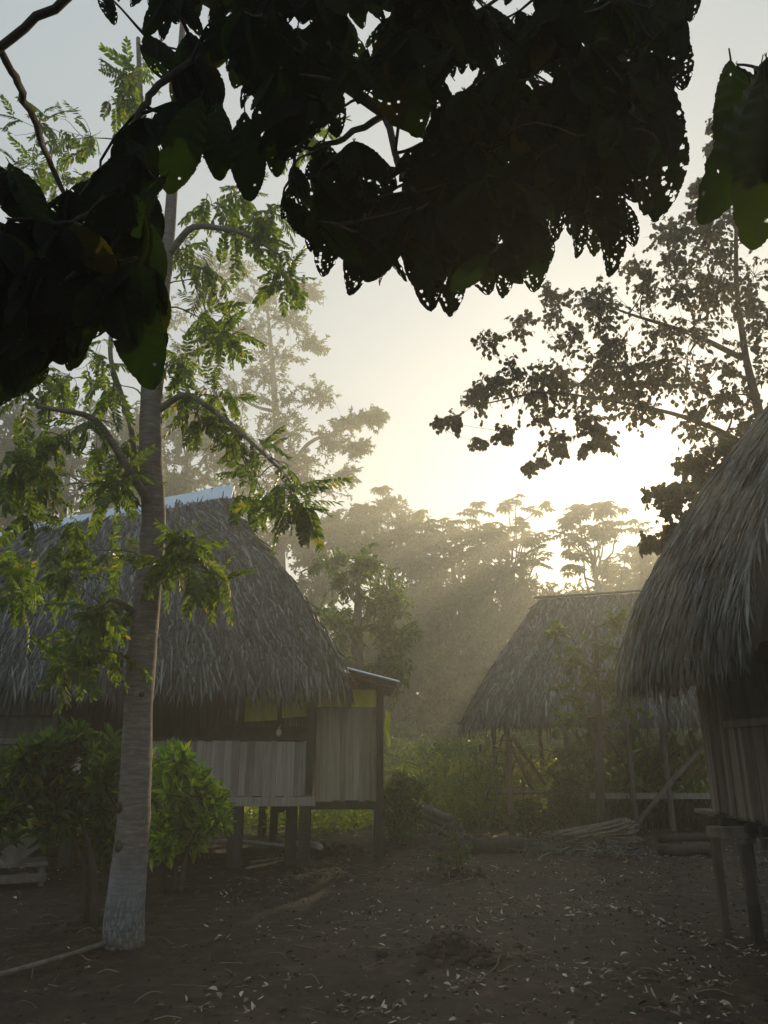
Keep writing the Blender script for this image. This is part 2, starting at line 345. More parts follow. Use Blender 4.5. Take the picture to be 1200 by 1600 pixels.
# ------------------------------------------------------------------ ground
def spaced(a, b, d0, d1, far, grow=1.12):
    xs = list(np.arange(d0, d1, .035)); s = .035; x = d0; lo = []
    while x > a: s = min(s*grow, 3); x -= s; lo.append(x)
    s = .035; x = xs[-1]; hi = []
    while x < b: s = min(s*grow, 3); x += s; hi.append(x)
    return np.array(lo[::-1]+xs+hi)
gx = spaced(-150, 150, -6.5, 7.5, 3); gy = spaced(-60, 150, 5.0, 17.0, 3)
GX, GY = np.meshgrid(gx, gy, indexing='ij')
gm = MB(); V = np.stack([GX, GY, gh(GX, GY)], -1)
gm.grid(V[:, ::-1])
gnd = gm.build('ground', M['ground'], smooth=True); tag(gnd, kind='structure')

# ------------------------------------------------------------------ thatch
def strip_template(nseg=4):
    V = []; Fq = []
    for i in range(nseg+1):
        t = i/nseg; wd = .5*(.55+.9*math.sin(math.pi*min(1, .25+.55*t)) - .0)*(1 if t < .75 else (1-t)*4*.85+.12)
        z = -.10*t*t
        V += [[-wd, t, z], [0, t, z+.012*math.sin(math.pi*min(1, t+.15))], [wd, t, z]]
    for i in range(nseg):
        for j in range(2): a = i*3+j; Fq.append([a, a+1, a+4, a+3])
    return np.array(V), np.array(Fq)
TSTRIP = strip_template()
def prof(v, belly):           # convex thatch profile: steep eaves, slacker near the ridge
    return v**belly
class Roof:
    """hip or gable thatch; local frame, ridge along x"""
    def __init__(s, x0, x1, y0, y1, ze, zr0, zr1, rx0, rx1, belly=.82, hipcut=.86, gable0=False, gable1=False):
        s.__dict__.update(locals())
    def ring(s, v):
        h = prof(v, s.belly); k = min(1., v/s.hipcut)
        xa = s.x0 + (s.rx0-s.x0)*(0 if s.gable0 else k); xb = s.x1 + (s.rx1-s.x1)*(0 if s.gable1 else k)
        yc = (s.y0+s.y1)/2; hw = (s.y1-s.y0)/2*(1-v)
        return xa, xb, yc-hw, yc+hw, h
    def z(s, x, h):
        t = np.clip((x-s.rx0)/(s.rx1-s.rx0), 0, 1)
        return s.ze + (s.zr0+(s.zr1-s.zr0)*t - s.ze)*h
    def pt(s, side, u, v):
        xa, xb, ya, yb, h = s.ring(v)
        if side == 'F': x, y = xa+(xb-xa)*u, ya
        elif side == 'B': x, y = xa+(xb-xa)*u, yb
        elif side == 'R': x, y = xb, ya+(yb-ya)*u
        else: x, y = xa, ya+(yb-ya)*u
        return np.array([x, y, s.z(x, h)])
    def shell(s, thick=.14):
        mb = MB(); NU, NV = 24, 20
        for side in 'FBRL':
            if side == 'R' and s.gable1 or side == 'L' and s.gable0: continue
            vm = 1.0 if side in 'FB' else s.hipcut
            out = np.array([[s.pt(side, i/NU, vm*(j/NV)**1.7) for j in range(NV+1)] for i in range(NU+1)])
            out = out + rng.normal(0, .012, out.shape)
            inn = out.copy(); inn[..., 2] -= thick*1.4
            if side == 'F': inn[..., 1] += thick*.5
            if side == 'B': inn[..., 1] -= thick*.5
            if side == 'R': inn[..., 0] -= thick*.5
            if side == 'L': inn[..., 0] += thick*.5
            mb.grid(out); mb.grid(inn)
            for a, b in ((out[:, 0], inn[:, 0]), (out[0], inn[0]), (out[-1], inn[-1])):
                mb.grid(np.stack([a, b], 1))
        return mb
    def strips(s, n, sides, L=(.45, .8), wdt=(.018, .034), lift=.16, fringe=1.0, down=0.0):
        mb = MB()
        nf = int(n*.13*fringe)
        for side, share in sides:
            for cnt, isf in ((int(n*share), False), (int(nf*share), True)):
                vm = 1.0 if side in 'FB' else s.hipcut
                u = rng.random(cnt); hm_ = vm**s.belly; v = (rng.random(cnt)*hm_)**(1/s.belly) if not isf else (rng.random(cnt)**1.2*.42/(s.zr1-s.ze))**(1/s.belly)
                if not isf: # area-weight: fewer near a converging top
                    keep = rng.random(cnt) < 1-.55*v; u, v = u[keep], v[keep]
                p = np.array([s.pt(side, a, b) for a, b in zip(u, v)])
                q = np.array([s.pt(side, a, max(b*.8-.0005, 0)) for a, b in zip(u, v)])
                e = np.array([s.pt(side, min(a+.01, 1.01), b) for a, b in zip(u, v)])
                d = unit(q-p); t = unit(e-p); nn = unit(np.cross(t, d))
                outw = {'F': [0,-1,.3], 'B': [0,1,.3], 'R': [1,0,.3], 'L': [-1,0,.3]}[side]
                sg = np.sign(nn @ np.array(outw)); nn = nn*sg[:, None]
                Ls = rng.uniform(L[0], L[1], len(p))
                clump = np.array([math.sin(a*37+b*23)*.5+math.sin(a*91+b*11)*.5 for a, b in zip(u, v)])
                dd = d + t*(rng.normal(0, .31, len(p))+.05*clump)[:, None] + nn*(rng.uniform(-.02, lift, len(p)))[:, None]
                g_ = np.array([0, 0, -1.])
                if isf: dd = dd*.35 + g_*1.0 + nn*rng.uniform(0, .12, len(p))[:, None]; Ls = Ls*(.38+.62*rng.random(len(p))**1.5)*(1+.35*clump); Ls = np.where(rng.random(len(p)) < .05, Ls*1.5, Ls)
                else: dd = dd + g_*down*(1-v[:, None])
                base = p + nn*rng.uniform(.0, .05, len(p))[:, None]
                Rm = frames(dd, nn, rng.normal(0, .5, len(p)))
                W = rng.uniform(wdt[0], wdt[1], len(p))
                mb.scatter(*TSTRIP, base, Rm, np.stack([W, Ls, Ls*.8], -1))
        return mb
    def rake(s, n, end, L=(.4, .8), wdt=(.018, .034)):
        """loose leaves hanging over a gable edge"""
        mb = MB(); P_, D_ = [], []
        for i in range(n):
            side = 'F' if rng.random() < .5 else 'B'; u = 1. if end == 'R' else 0.
            lo = 0 if (s.gable1 if end == 'R' else s.gable0) else s.hipcut*.96
            v = rng.uniform(lo, 1)
            p = s.pt(side, u, v); sx = 1 if end == 'R' else -1
            q = s.pt(side, u, max(0, v-.05)); d = unit(q-p+1e-6)
            P_.append(p+[-sx*.05, 0, .03]); D_.append(d*.7+np.array([sx*rng.uniform(0, .35), 0, -.35]))
        D_ = np.array(D_); Ls = rng.uniform(L[0], L[1], n)
        mb.scatter(*TSTRIP, np.array(P_), frames(D_, np.tile([1. if end == 'R' else -1., -.3, .4], (n, 1)), rng.normal(0, .6, n)), np.stack([rng.uniform(wdt[0], wdt[1], n), Ls, Ls], -1))
        return mb

def boards(mb, p0, p1, z0, z1, w=.115, th=.02, gap=.004, zj=.012, wj=.25, lean=0):
    p0 = np.array(p0, float); p1 = np.array(p1, float); L = np.linalg.norm(p1-p0); d = (p1-p0)/L
    s = 0
    nrm = np.array([-d[1], d[0]])
    while s < L-.02:
        ww = min(w*rng.uniform(1-wj, 1+wj), L-s); c = p0+d*(s+ww/2)+nrm*rng.uniform(-.003, .003)
        za, zb = z0+rng.uniform(-zj, zj), z1+rng.uniform(-zj, zj)
        a = math.atan2(d[1], d[0])
        rot = np.array([[math.cos(a), -math.sin(a), 0], [math.sin(a), math.cos(a), 0], [0, 0, 1]])
        mb.box((c[0], c[1], (za+zb)/2), (ww-gap, th, zb-za), rot=rot)
        s += ww
    return mb
def post(p, z0, z1, w, mat, parent, name='post', lean=(0, 0), rnd=False, zc=None):
    mb = MB()
    if rnd:
        n = 7; ts = np.linspace(0, 1, n)
        pts = np.array([[p[0]+lean[0]*t+rng.normal(0, w*.08), p[1]+lean[1]*t, z0+(z1-z0)*t] for t in ts])
        mb.tube(pts, w/2*(1.08-.16*ts), 10, bump=.03)
    else: mb.beam((p[0], p[1], z0), (p[0]+lean[0], p[1]+lean[1], z1), w, w)
    return mb.build(name, mat, parent, smooth=rnd)

# ------------------------------------------------------------------ the left hut
LH = thing('thatched_hut', 'large thatched stilt hut with blue ridge sheet and a small porch at its right', 'hut', (-1.09, 12.5, 0), R(2))
RL = Roof(-10.9, .46, -.62, 4.62, 2.74, 5.30, 6.60, -7.6, -2.0, belly=.80, hipcut=.90)
th_ = RL.shell().build('thatch_roof', M['thatch_back'], LH)
RL.strips(60000, (('F', .62), ('R', .34), ('B', .02), ('L', .02)), L=(.26, .58), wdt=(.012, .026), down=.25).build('palm_thatch', M['thatch'], th_)
RL.rake(420, 'R', L=(.5, 1.1)).build('gable_fringe', M['thatch'], th_)
# gablet back board
mb = MB(); yc = 2.0
for k in range(18):
    y = yc-.42+k*.05; mb.box((-2.25, y, 5.85+.35*(1-abs(y-yc)/.45)), (.02, .045, .9*(1.05-abs(y-yc)/.45)))
mb.build('gable_vent', M['darkwood'], LH)
mb = MB()       # ridge cap: folded tin sheets, each a thin bent plate
xs = np.linspace(-7.7, -1.82, 60)
for sgn in (-1, 1):
    out = []
    for x in xs:
        zr = RL.z(x, 1.0)+.10; row = []
        for t in (0, .25, .5, .75, 1):
            row.append([x, yc+sgn*.27*t, zr-.34*t+.008*math.sin(x*70)])
        out.append(row)
    out = np.array(out); inn = out-np.array([0, 0, .02])
    mb.grid(out); mb.grid(inn); mb.grid(np.stack([out[:, -1], inn[:, -1]], 1)); mb.grid(np.stack([out[-1], inn[-1]], 1))
mb.build('ridge_cap', M['tin'], LH)
FZ = .93
mb = MB(); mb.box((-5, 2.1, FZ-.03), (9.96, 4.1, .05)); mb.build('floor', M['wood'], LH)
mb = MB(); mb.box((-5.0, -.06, FZ-.02), (10.1, .07, .13)); mb.build('floor_beam', M['plank'], LH)
mb = MB()
for x in np.arange(-9.5, 0, .9): mb.box((x, 2.1, FZ-.12), (.09, 4.2, .12))
mb.build('floor_joist', M['darkwood'], LH)
mb = MB(); boards(mb, (-4.0, 0), (-.02, 0), FZ+.05, 1.79); mb.build('front_wall', M['plank'], LH)
mb = MB(); boards(mb, (-9.9, .0), (-4.95, .0), FZ+.05, 1.80); mb.build('front_wall', M['plank'], LH)
mb = MB()
boards(mb, (-4.95, .01), (-4.05, .01), FZ+.05, 1.72, w=.16)
for k in range(4): mb.box((-4.5, .0, 1.79+k*.1), (.84, .02, .092))
boards(mb, (-4.92, .01), (-4.08, .01), 2.18, 2.9, w=.14)
dr = mb.build('door_panel', M['wood'], LH)
mb = MB(); mb.box((-4.98, -.015, 1.95), (.07, .07, 2.0)); mb.box((-4.02, -.015, 1.95), (.07, .07, 2.0)); mb.build('door_frame', M['wood'], dr)
mb = MB()
for a, b in ((-9.9, -5.02), (-3.98, -.1)): mb = MB(); mb.box(((a+b)/2, -.01, 1.83), (b-a, .06, .045)); mb.build('window_sill', M['darkwood'], LH)
mb = MB(); boards(mb, (-9.9, 4.2), (0, 4.2), FZ, 2.9); mb.build('back_wall', M['darkwood'], LH)
mb = MB(); boards(mb, (-9.93, 0), (-9.93, 4.2), FZ, 2.9); mb.build('left_wall', M['plank'], LH)
mb = MB(); boards(mb, (-.02, .06), (-.02, 4.2), FZ, 2.9, w=.14); mb.build('right_wall', M['darkwood'], LH)
mb = MB(); boards(mb, (-2.2, 1.5), (-.05, 1.5), FZ, 2.05, w=.14); mb.build('inner_partition', M['darkwood'], LH)
mb = MB(); mb.box((-5, 2.1, 2.95), (9.8, 4.1, .04)); mb.build('loft_floor', M['darkwood'], LH)
def tarp(a, b, y, zb0, zb1, zt, name='tarp'):
    mb = MB(); xs = np.linspace(a, b, 18); zs = np.linspace(0, 1, 10)
    o = np.array([[[x, y+.02*math.sin(x*19+z*3)+.01*math.sin(x*41), (zb0+(zb1-zb0)*(x-a)/(b-a))*(1-z)+zt*z] for z in zs] for x in xs])
    mb.grid(o); mb.grid(o+np.array([0, .006, 0])); return mb.build(name, M['yellow'], LH, smooth=True)
tarp(-1.14, -.62, .32, 2.09, 2.12, 2.75); tarp(-.55, -.14, .32, 2.15, 2.18, 2.75)
for x in (-9.9, -7.4, -6.2, -2.6, -1.18): post((x, .03), FZ+.02, 2.85, .08, M['darkwood'], LH, 'wall_post')
post((-.06, -.02), FZ+.08, 2.85, .11, M['darkwood'], LH, 'wall_post')
post((-.60, .4), 1.95, 2.85, .05, M['darkwood'], LH, 'wall_post')
for x, y, w_ in ((-1.13, -.1, .20), (-.10, -.12, .17), (-.33, .25, .17), (-.80, 2.3, .13), (-3.6, -.05, .18), (-6.2, -.05, .18), (-8.8, -.05, .18), (-1.2, 4.1, .16), (-4, 4.1, .16), (-7, 4.1, .16), (-3.6, 2.3, .16)):
    post((x, y), -.25, FZ-.08, w_, M['darkwood'], LH, 'stilt')
# porch at the right
mb = MB(); boards(mb, (.03, .02), (.98, .02), FZ-.02, 2.30, w=.10, wj=.15); mb.build('porch_wall', M['plank_warm'], LH)
mb = MB(); boards(mb, (1.0, .05), (1.0, 1.9), FZ-.02, 2.30, w=.10); mb.build('porch_side_wall', M['plank_warm'], LH)
mb = MB(); mb.box((.5, .95, FZ-.06), (1.04, 1.96, .06)); mb.box((.5, -.02, FZ-.08), (1.06, .06, .11)); mb.build('porch_floor', M['darkwood'], LH)
post((1.03, -.02), -.25, 2.62, .10, M['darkwood'], LH, 'porch_post'); post((1.03, 1.9), -.25, 2.62, .10, M['darkwood'], LH, 'porch_post')
tarp(.0, .97, .05, 2.31, 2.31, 2.60, 'tarp')
for y in (0, 1.9):
    mb = MB(); mb.beam((-.1, y, 2.66), (1.12, y, 2.61), .06, .08); mb.build('porch_beam', M['darkwood'], LH)
mb = MB()
xs = np.linspace(-.2, 1.32, 20); ys = np.linspace(-.45, 2.3, 90)
o = np.array([[[x, y, 3.05-.25*(x+.2)+.018*math.sin(y*2*math.pi/.13)] for y in ys] for x in xs])
inn = o-np.array([0, 0, .012]); mb.grid(o); mb.grid(inn)
for a, b in ((o[0], inn[0]), (o[-1], inn[-1]), (o[:, 0], inn[:, 0]), (o[:, -1], inn[:, -1])): mb.grid(np.stack([a, b], 1))
mb.build('porch_roof', M['tin'], LH)
for y in (-.3, .8, 2.0):
    mb = MB(); mb.beam((-.15, y, 2.985), (1.28, y, 2.63), .04, .05); mb.build('porch_rafter', M['darkwood'], LH)
# hanging yellow cloth on the porch corner post
mb = MB(); zs = np.linspace(1.72, 2.26, 12)
o = np.array([[[1.10+k*.028+.014*math.sin(z*15), -.03+.03*math.sin(k*1.7+z*5), z-.01*k] for z in zs] for k in range(4)])
mb.grid(o); mb.grid(o+np.array([0, .008, 0]))
o_ = mb.build('hanging_cloth', M['yellow'], None, smooth=True)
o_.location = LH.location; o_.rotation_euler = LH.rotation_euler
tag(o_, 'narrow yellow cloth hanging from the outer porch post', 'cloth')
def sphere(mb, c, r, k=10, n=7):
    c = np.array(c, float); r = np.ones(3)*np.array(r)
    t = np.linspace(0.02, math.pi-.02, n)
    pts = np.array([[[c[0]+r[0]*math.sin(a)*math.cos(b), c[1]+r[1]*math.sin(a)*math.sin(b), c[2]+r[2]*math.cos(a)] for b in np.linspace(0, 2*math.pi, k+1)] for a in t])
    mb.grid(pts)
mb = MB(); sphere(mb, (-.55, .0, 1.915), (.045, .045, .06)); mb.tube([(-.55, 0, 1.96), (-.545, 0, 2.0), (-.53, 0, 2.03)], [.012, .008, .006], 5)
o_ = mb.build('gourd', M['fruit'], None, smooth=True); o_.location = LH.location; o_.rotation_euler = LH.rotation_euler
tag(o_, 'small pale gourd standing on the open window sill near the porch', 'gourd')

# steps in front of the hut, behind the shrub
ST_ = thing('wooden_steps', 'short flight of grey wooden steps with landing box, behind the dark shrub', 'steps', (PX(20, 10.7), 10.7, 0), R(25))
mb = MB(); mb.box((0, 0, .27), (1.0, .7, .035)); mb.box((0, -.33, .12), (1.0, .03, .10)); mb.build('landing', M['wood'], ST_)
for x, y in ((-.45, -.3), (.45, -.3), (-.45, .3), (.45, .3)): post((x, y), -.15, .25, .06, M['wood'], ST_, 'leg')
for y in (-.30, .30):
    mb = MB(); mb.beam((.0, y, .30), (.95, y, 1.02), .03, .19); mb.build('stringer', M['wood'], ST_)
for k in range(3):
    mb = MB(); mb.box((.25+k*.25, 0, .48+k*.18), (.20, .57, .03)); mb.build('tread', M['wood'], ST_)

# ------------------------------------------------------------------ the right hut
RH = thing('thatched_hut', 'dark thatched stilt hut cut off by the right frame edge, with bamboo slat wall', 'hut', (3.58, 8.98, 0), 0)
# local frame: x to the right, y away; ridge along y -> build the roof in a turned frame
def rot90(mb):     # (x, y) of the roof frame -> (-y, x) of the hut frame
    for i, v in enumerate(mb.v):
        v = v.copy(); mb.v[i] = np.stack([v[:, 1], -v[:, 0], v[:, 2]], -1)
    return mb
class RoofR(Roof):
    def ring(s, v):
        xa, xb, ya, yb, h = super().ring(v); return xa, xb, ya, yb, h
# roof frame x = -y_local (toward the camera), y = x_local
RR = Roof(-.75, 2.75, -.62, 6.4, 2.58, 7.35, 7.35, -.05, 2.75, belly=.70, hipcut=.96, gable1=True)
sh = rot90(RR.shell()).build('thatch_roof', M['thatch_back'], RH)
rot90(RR.strips(60000, (('F', .80), ('L', .14), ('B', .06)), L=(.22, .46), wdt=(.009, .020), lift=.18, down=.2)).build('palm_thatch', M['thatch'], sh)
rot90(RR.rake(900, 'R', L=(.2, .45), wdt=(.005, .011))).build('gable_fringe', M['thatch'], sh)
mb = MB(); mb.box((2.7, -1.5, .97), (5.3, 4.3, .04)); mb.build('floor', M['wood'], RH)
# far part of the wall: thin bamboo slats, leaning a little
mb = MB(); y = -.02
while y > -.62:
    ww = rng.uniform(.018, .034); 
    mb.beam((rng.uniform(-.006, .006), y-ww/2, 1.0+rng.uniform(-.03, .02)), (rng.uniform(-.006, .006)-.005, y-ww/2+rng.normal(0, .012), 2.45), ww-.002, .014, up=(1, 0, 0)); y -= ww
mb.build('bamboo_wall', M['bamboo'], RH)
mb = MB(); y = -.64
while y > -3.3:
    ww = rng.uniform(.025, .07)
    mb.beam((rng.uniform(-.004, .004), y-ww/2, .99+rng.uniform(-.02, .01)), (rng.uniform(-.004, .004), y-ww/2, 1.86), ww-.002, .016, up=(1, 0, 0)); y -= ww
mb.build('front_wall', M['bamboo'], RH)
mb = MB(); mb.beam((-.02, -.64, 1.89), (-.02, -3.3, 1.89), .06, .07); mb.build('window_sill', M['wood'], RH)
post((.0, -.64), 1.0, 2.5, .06, M['wood'], RH, 'wall_post'); post((.04, -.02), .9, 2.5, .05, M['darkwood'], RH, 'wall_post'); post((0, -3.25), 1.0, 2.5, .08, M['wood'], RH, 'wall_post')
mb = MB(); boards(mb, (.03, 0), (5.3, 0), 1.0, 2.6); mb.build('far_wall', M['plank'], RH)
mb = MB(); boards(mb, (5.3, 0), (5.3, -3.4), 1.0, 2.6); mb.build('right_wall', M['plank'], RH)
mb = MB(); boards(mb, (0.05, -3.38), (5.3, -3.38), 1.0, 2.6, w=.15); mb.build('near_wall', M['darkwood'], RH)
mb = MB(); mb.box((2.7, -1.5, 2.62), (5.2, 3.6, .04)); mb.build('loft_floor', M['darkwood'], RH)
for k in range(7):
    mb = MB(); mb.beam((-.10, -.12-k*.30, .915), (1.6, -.12-k*.30, .915), .07, .085); mb.build('joist', M['darkwood'], RH)
mb = MB(); mb.beam((.06, .05, .82), (.06, -3.6, .82), .09, .10); mb.build('floor_beam', M['wood'], RH)
mb = MB(); mb.beam((-.42, -.90, .875), (2.6, -.94, .875), .13, .09); mb.build('floor_beam', M['wood'], RH)
mb = MB(); mb.beam((-.1, -1.25, .80), (2.0, -1.5, .76), .10, .10); mb.build('floor_beam', M['wood'], RH)
post((-.36, -.90), -.2, .83, .07, M['oldwood'], RH, 'stilt'); 
so_ = post((-.22, -1.24), .30, .80, .075, M['oldwood'], RH, 'stilt', lean=(-.02, 0))
so_ = post((-.218, -1.238), -.2, .30, .082, M['darkwood'], RH, 'stilt')
post((.04, -.72), -.2, .82, .06, M['wood'], RH, 'stilt'); post((.9, -.9), -.2, .83, .12, M['darkwood'], RH, 'stilt'); post((2.2, -.9), -.2, .83, .12, M['darkwood'], RH, 'stilt'); post((.1, -3.4), -.2, .78, .13, M['darkwood'], RH, 'stilt')
mb = MB(); mb.tube([(-.55, -.75, 2.18), (-.3, -.62, 2.5), (.0, -.45, 2.85)], [.022, .024, .026], 8); mb.build('roof_pole', M['wood'], RH, smooth=True)

# ------------------------------------------------------------------ the far hut, an open frame
FH = thing('thatched_shelter', 'hazy open-sided thatched shelter on poles with a thin ridge pole, in front of the forest', 'shelter', (1.9, 17.6, 0), R(-3))
RF = Roof(.08, 8.6, -.35, 5.0, 2.48, 5.45, 5.70, 2.10, 7.2, belly=.86, hipcut=.985)
sh = RF.shell().build('thatch_roof', M['thatch_back'], FH)
RF.strips(30000, (('F', .74), ('L', .22), ('B', .02), ('R', .02)), L=(.3, .6), wdt=(.016, .032), down=.2).build('palm_thatch', M['thatch'], sh)
mb = MB(); mb.tube([(1.9, 2.33, 5.49), (3.2, 2.33, 5.56), (5, 2.33, 5.67), (7.6, 2.33, 5.78)], .03, 7); mb.build('ridge_pole', M['wood'], FH, smooth=True)
fx = [PX(797, 17.6)-1.9, PX(890, 17.6)-1.9, PX(988, 17.6)-1.9, PX(1043, 17.6)-1.9, 7.4]
for x in fx: post((x, .05), -.2, 2.45, .12, M['pole'] if x < 1.5 else M['wood'], FH, rnd=True)
for x in fx: post((x+.1, 4.6), -.2, 2.45, .12, M['wood'], FH, rnd=True)
def wl(o, px, py, D):       # photo pixel -> local point of a turned thing
    p = P(px, py, D) - np.array(o.location); a = -o.rotation_euler[2]
    return (p[0]*math.cos(a)-p[1]*math.sin(a), p[0]*math.sin(a)+p[1]*math.cos(a), p[2])
for a, b in (((796, 1160, 17.6), (833, 1236, 18.2)), ((803, 1155, 17.6), (852, 1225, 19.5)), ((893, 1135, 17.5), (928, 1195, 18.2)), ((946, 1150, 17.8), (976, 1188, 18.4)),
             ((992, 1140, 17.6), (1024, 1195, 18)), ((1043, 1150, 17.6), (1024, 1200, 18))):
    mb = MB(); mb.tube([wl(FH, *a), wl(FH, *b)], .045, 7); mb.build('brace', M['pole'], FH, smooth=True)
mb = MB(); mb.tube([wl(FH, 1105, 1158, 17.3), wl(FH, 1040, 1232, 16.9), wl(FH, 994, 1290, 16.6)], .055, 8, bump=.03); mb.build('brace', M['wood'], FH, smooth=True)
mb = MB(); mb.tube([(fx[0]-.25, .12, .80), (fx[0]+.5, .12, .81), (fx[1]+.1, .12, .82)], .05, 7); mb.build('floor_beam', M['pole'], FH, smooth=True)
mb = MB(); mb.box(((fx[2]+7.5)/2-.3, .15, .74), (7.5-fx[2]+1.2, .06, .12)); mb.build('floor_beam', M['plank'], FH)
for y in (.1, 4.6): mb = MB(); mb.tube([(-.1, y, 2.42), (7.8, y, 2.46)], .05, 7); mb.build('eave_beam', M['wood'], FH, smooth=True)
# ladder leaning against it
LD = thing('ladder', 'thin wooden pole ladder leaning on the left corner of the hazy open shelter', 'ladder', (0, 0, 0))
la, lb, lc, ld_ = P(749, 1285, 17.0), P(786, 1148, 17.7), P(766, 1290, 17.0), P(802, 1148, 17.7)
for a, b in ((la, lb), (lc, ld_)):
    mb = MB(); mb.tube([a, (a+b)/2, b], .022, 6); mb.build('rail', M['wood'], LD, smooth=True)
for t in np.linspace(.12, .93, 7):
    mb = MB(); mb.tube([la+(lb-la)*t+[-.04, 0, 0], lc+(ld_-lc)*t+[.04, 0, 0]], .016, 6); mb.build('rung', M['wood'], LD, smooth=True)

# ------------------------------------------------------------------ trees
def wander(p, q, n=6, amp=.06, sag=0.0):
    p = np.array(p, float); q = np.array(q, float); L = np.linalg.norm(q-p)
    t = np.linspace(0, 1, n)[:, None]
    o = p+(q-p)*t + np.sin(math.pi*t)*rng.normal(0, amp*L, 3) + np.sin(2*math.pi*t)*rng.normal(0, amp*.5*L, 3)
    o[:, 2] += (np.sin(math.pi*t)*sag*L)[:, 0]
    return o
def make_tree(name, label, cat, trunk, puffs, leafmat, bark, tpl, leaf, per=9, twigs=14, group=None, trunk_k=10, droop=.4, flat=.7,
              leafjit=.35, limb_r=.05, extra_tubes=(), hang=.25, limb_amp=.08, face_up=True):
    """trunk: list of polylines [(P, r), ...]; puffs: (centre, radius); twigs radiate in each puff, leaves sit along the twigs"""
    base = np.array(trunk[0][0][0]); root = thing(name, label, cat, tuple(base), 0, group)
    tb = MB(); anchors = []
    for pl in trunk:
        pts = np.array([p for p, r in pl], float); rr = np.array([r for p, r in pl], float)
        m = max(3, 5*(len(pl)-1)+1); s0 = np.linspace(0, len(pl)-1, m)
        # Catmull style smoothing
        ip = np.stack([np.interp(s0, range(len(pl)), pts[:, k]) for k in range(3)], -1); ir = np.interp(s0, range(len(pl)), rr)
        for _ in range(2): ip[1:-1] = (ip[:-2]+2*ip[1:-1]+ip[2:])/4
        tb.tube(ip, ir, trunk_k, bump=.02); anchors += [(a, b) for a, b in zip(ip, ir)]
    A = np.array([a for a, b in anchors]); AR = np.array([b for a, b in anchors])
    tip_p, tip_d = [], []
    LB = MB(); order = sorted(range(len(puffs)), key=lambda i: np.min(np.linalg.norm(A-np.array(puffs[i][0]), axis=1)))
    for i in order:
        c, r = np.array(puffs[i][0], float), puffs[i][1]
        d = A-c; dist = np.linalg.norm(d, axis=1) + 1.2*np.maximum(0, d[:, 2]+.25*np.linalg.norm(d[:, :2], axis=1))
        k = int(np.argmin(dist)); rl = min(AR[k]*.62, limb_r*(.5+.5*min(1, dist[k]/2.)))
        path = wander(A[k], c, 8, limb_amp, .06)
        rad = np.linspace(rl, max(.25*rl, .004), 8); LB.tube(path, rad, 6, bump=.03)
        A = np.vstack([A, path[3:]]); AR = np.concatenate([AR, rad[3:]])
        for _ in range(max(2, int(twigs*rng.uniform(.8, 1.2)))):
            dv = unit(rng.normal(0, 1, 3)*np.array([1, 1, flat])+np.array([0, 0, .12])); L = r*rng.uniform(.5, 1.12)
            s = path[-1] if rng.random() < .6 else path[-2]
            e = c + dv*L; e[2] -= droop*L*.4
            tw = wander(s, e, 5, .07, .08); LB.tube(tw, np.linspace(max(.2*rl, .004), .0022+.0005*r, 5), 4, caps=False)
            seg = np.vstack([tw[1:], tw[-1:]]) ; n = max(1, int(per*rng.uniform(.6, 1.35)))
            t = rng.uniform(.30, 1, n)*4; ii = np.minimum(t.astype(int), 3); fr = (t-ii)[:, None]
            p = tw[ii]*(1-fr)+tw[ii+1]*fr; dd = unit(tw[ii+1]-tw[ii])
            tip_p.append(p); tip_d.append(unit(dd*.6 + rng.normal(0, .55, p.shape)+np.array([0, 0, -hang])))
    tb.v += LB.v; off = tb.n
    tb.f += [f+off for f in LB.f]; tb.n += LB.n
    tb.build('trunk', bark, root, smooth=True, loc=None).location = tuple(-base)
    p = np.vstack(tip_p); d = np.vstack(tip_d)
    cb = MB(); tpls = tpl if isinstance(tpl, list) else [tpl]
    idx = rng.integers(0, len(tpls), len(p))
    for k, (tv, tf) in enumerate(tpls):
        s = idx == k; n = s.sum()
        if n == 0: continue
        up = np.tile([0., 0, 1], (n, 1)) if face_up else unit(rng.normal(0, 1, (n, 3)))
        cb.scatter(tv, tf, p[s], frames(d[s], up, rng.normal(0, .55, n)), leaf*rng.uniform(1-leafjit, 1+leafjit, n))
    cb.build('crown', leafmat, root).location = tuple(-base)
    return root
def blob_puffs(x, y, z0, z1, rx, ry, n, pr, low=0):
    out = []
    for i in range(n):
        t = (i+.5)/n; ph = i*2.399963+rng.normal(0, .3)
        zz = z0+(z1-z0)*t; k = math.sqrt(max(.05, 1-(2*max(t, low)-1)**2)) if low == 0 else math.sqrt(max(.05, 1-max(0, (t-low)/(1-low))**2))
        rr = math.sqrt(rng.uniform(.3, 1))
        out.append(((x+math.cos(ph)*rx*k*rr, y+math.sin(ph)*ry*k*rr, zz+rng.normal(0, .3)), pr*rng.uniform(.7, 1.25)))
    return out

# near tree with the whitewashed foot
DT = 7.28
tr = [(196,1530,.25),(195,1510,.205),(194,1490,.178),(193,1440,.168),(200,1370,.155),(208,1300,.142),(213,1200,.134),(216,1100,.13),(224,1000,.128),(234,900,.122),(241,820,.117),(237,740,.113),(235,660,.113),(238,600,.110),(248,500,.095),(256,430,.082),(266,340,.066),(272,250,.056),(280,120,.045),(288,0,.03)]
main = [(P(x, y, DT), r) for x, y, r in tr]
fork = [(P(252, 470, DT), .06), (P(243, 400, DT+.1), .055), (P(232, 300, DT+.25), .045), (P(220, 180, DT+.4), .038), (P(216, 60, DT+.5), .028)]
limb1 = [(P(243, 800, DT), .05), (P(205, 740, DT-.3), .04), (P(150, 650, DT-.6), .03), (P(60, 635, DT-.8), .02)]
limb2 = [(P(262, 400, DT), .045), (P(300, 350, DT-.2), .035), (P(380, 362, DT-.4), .022), (P(440, 400, DT-.4), .012)]
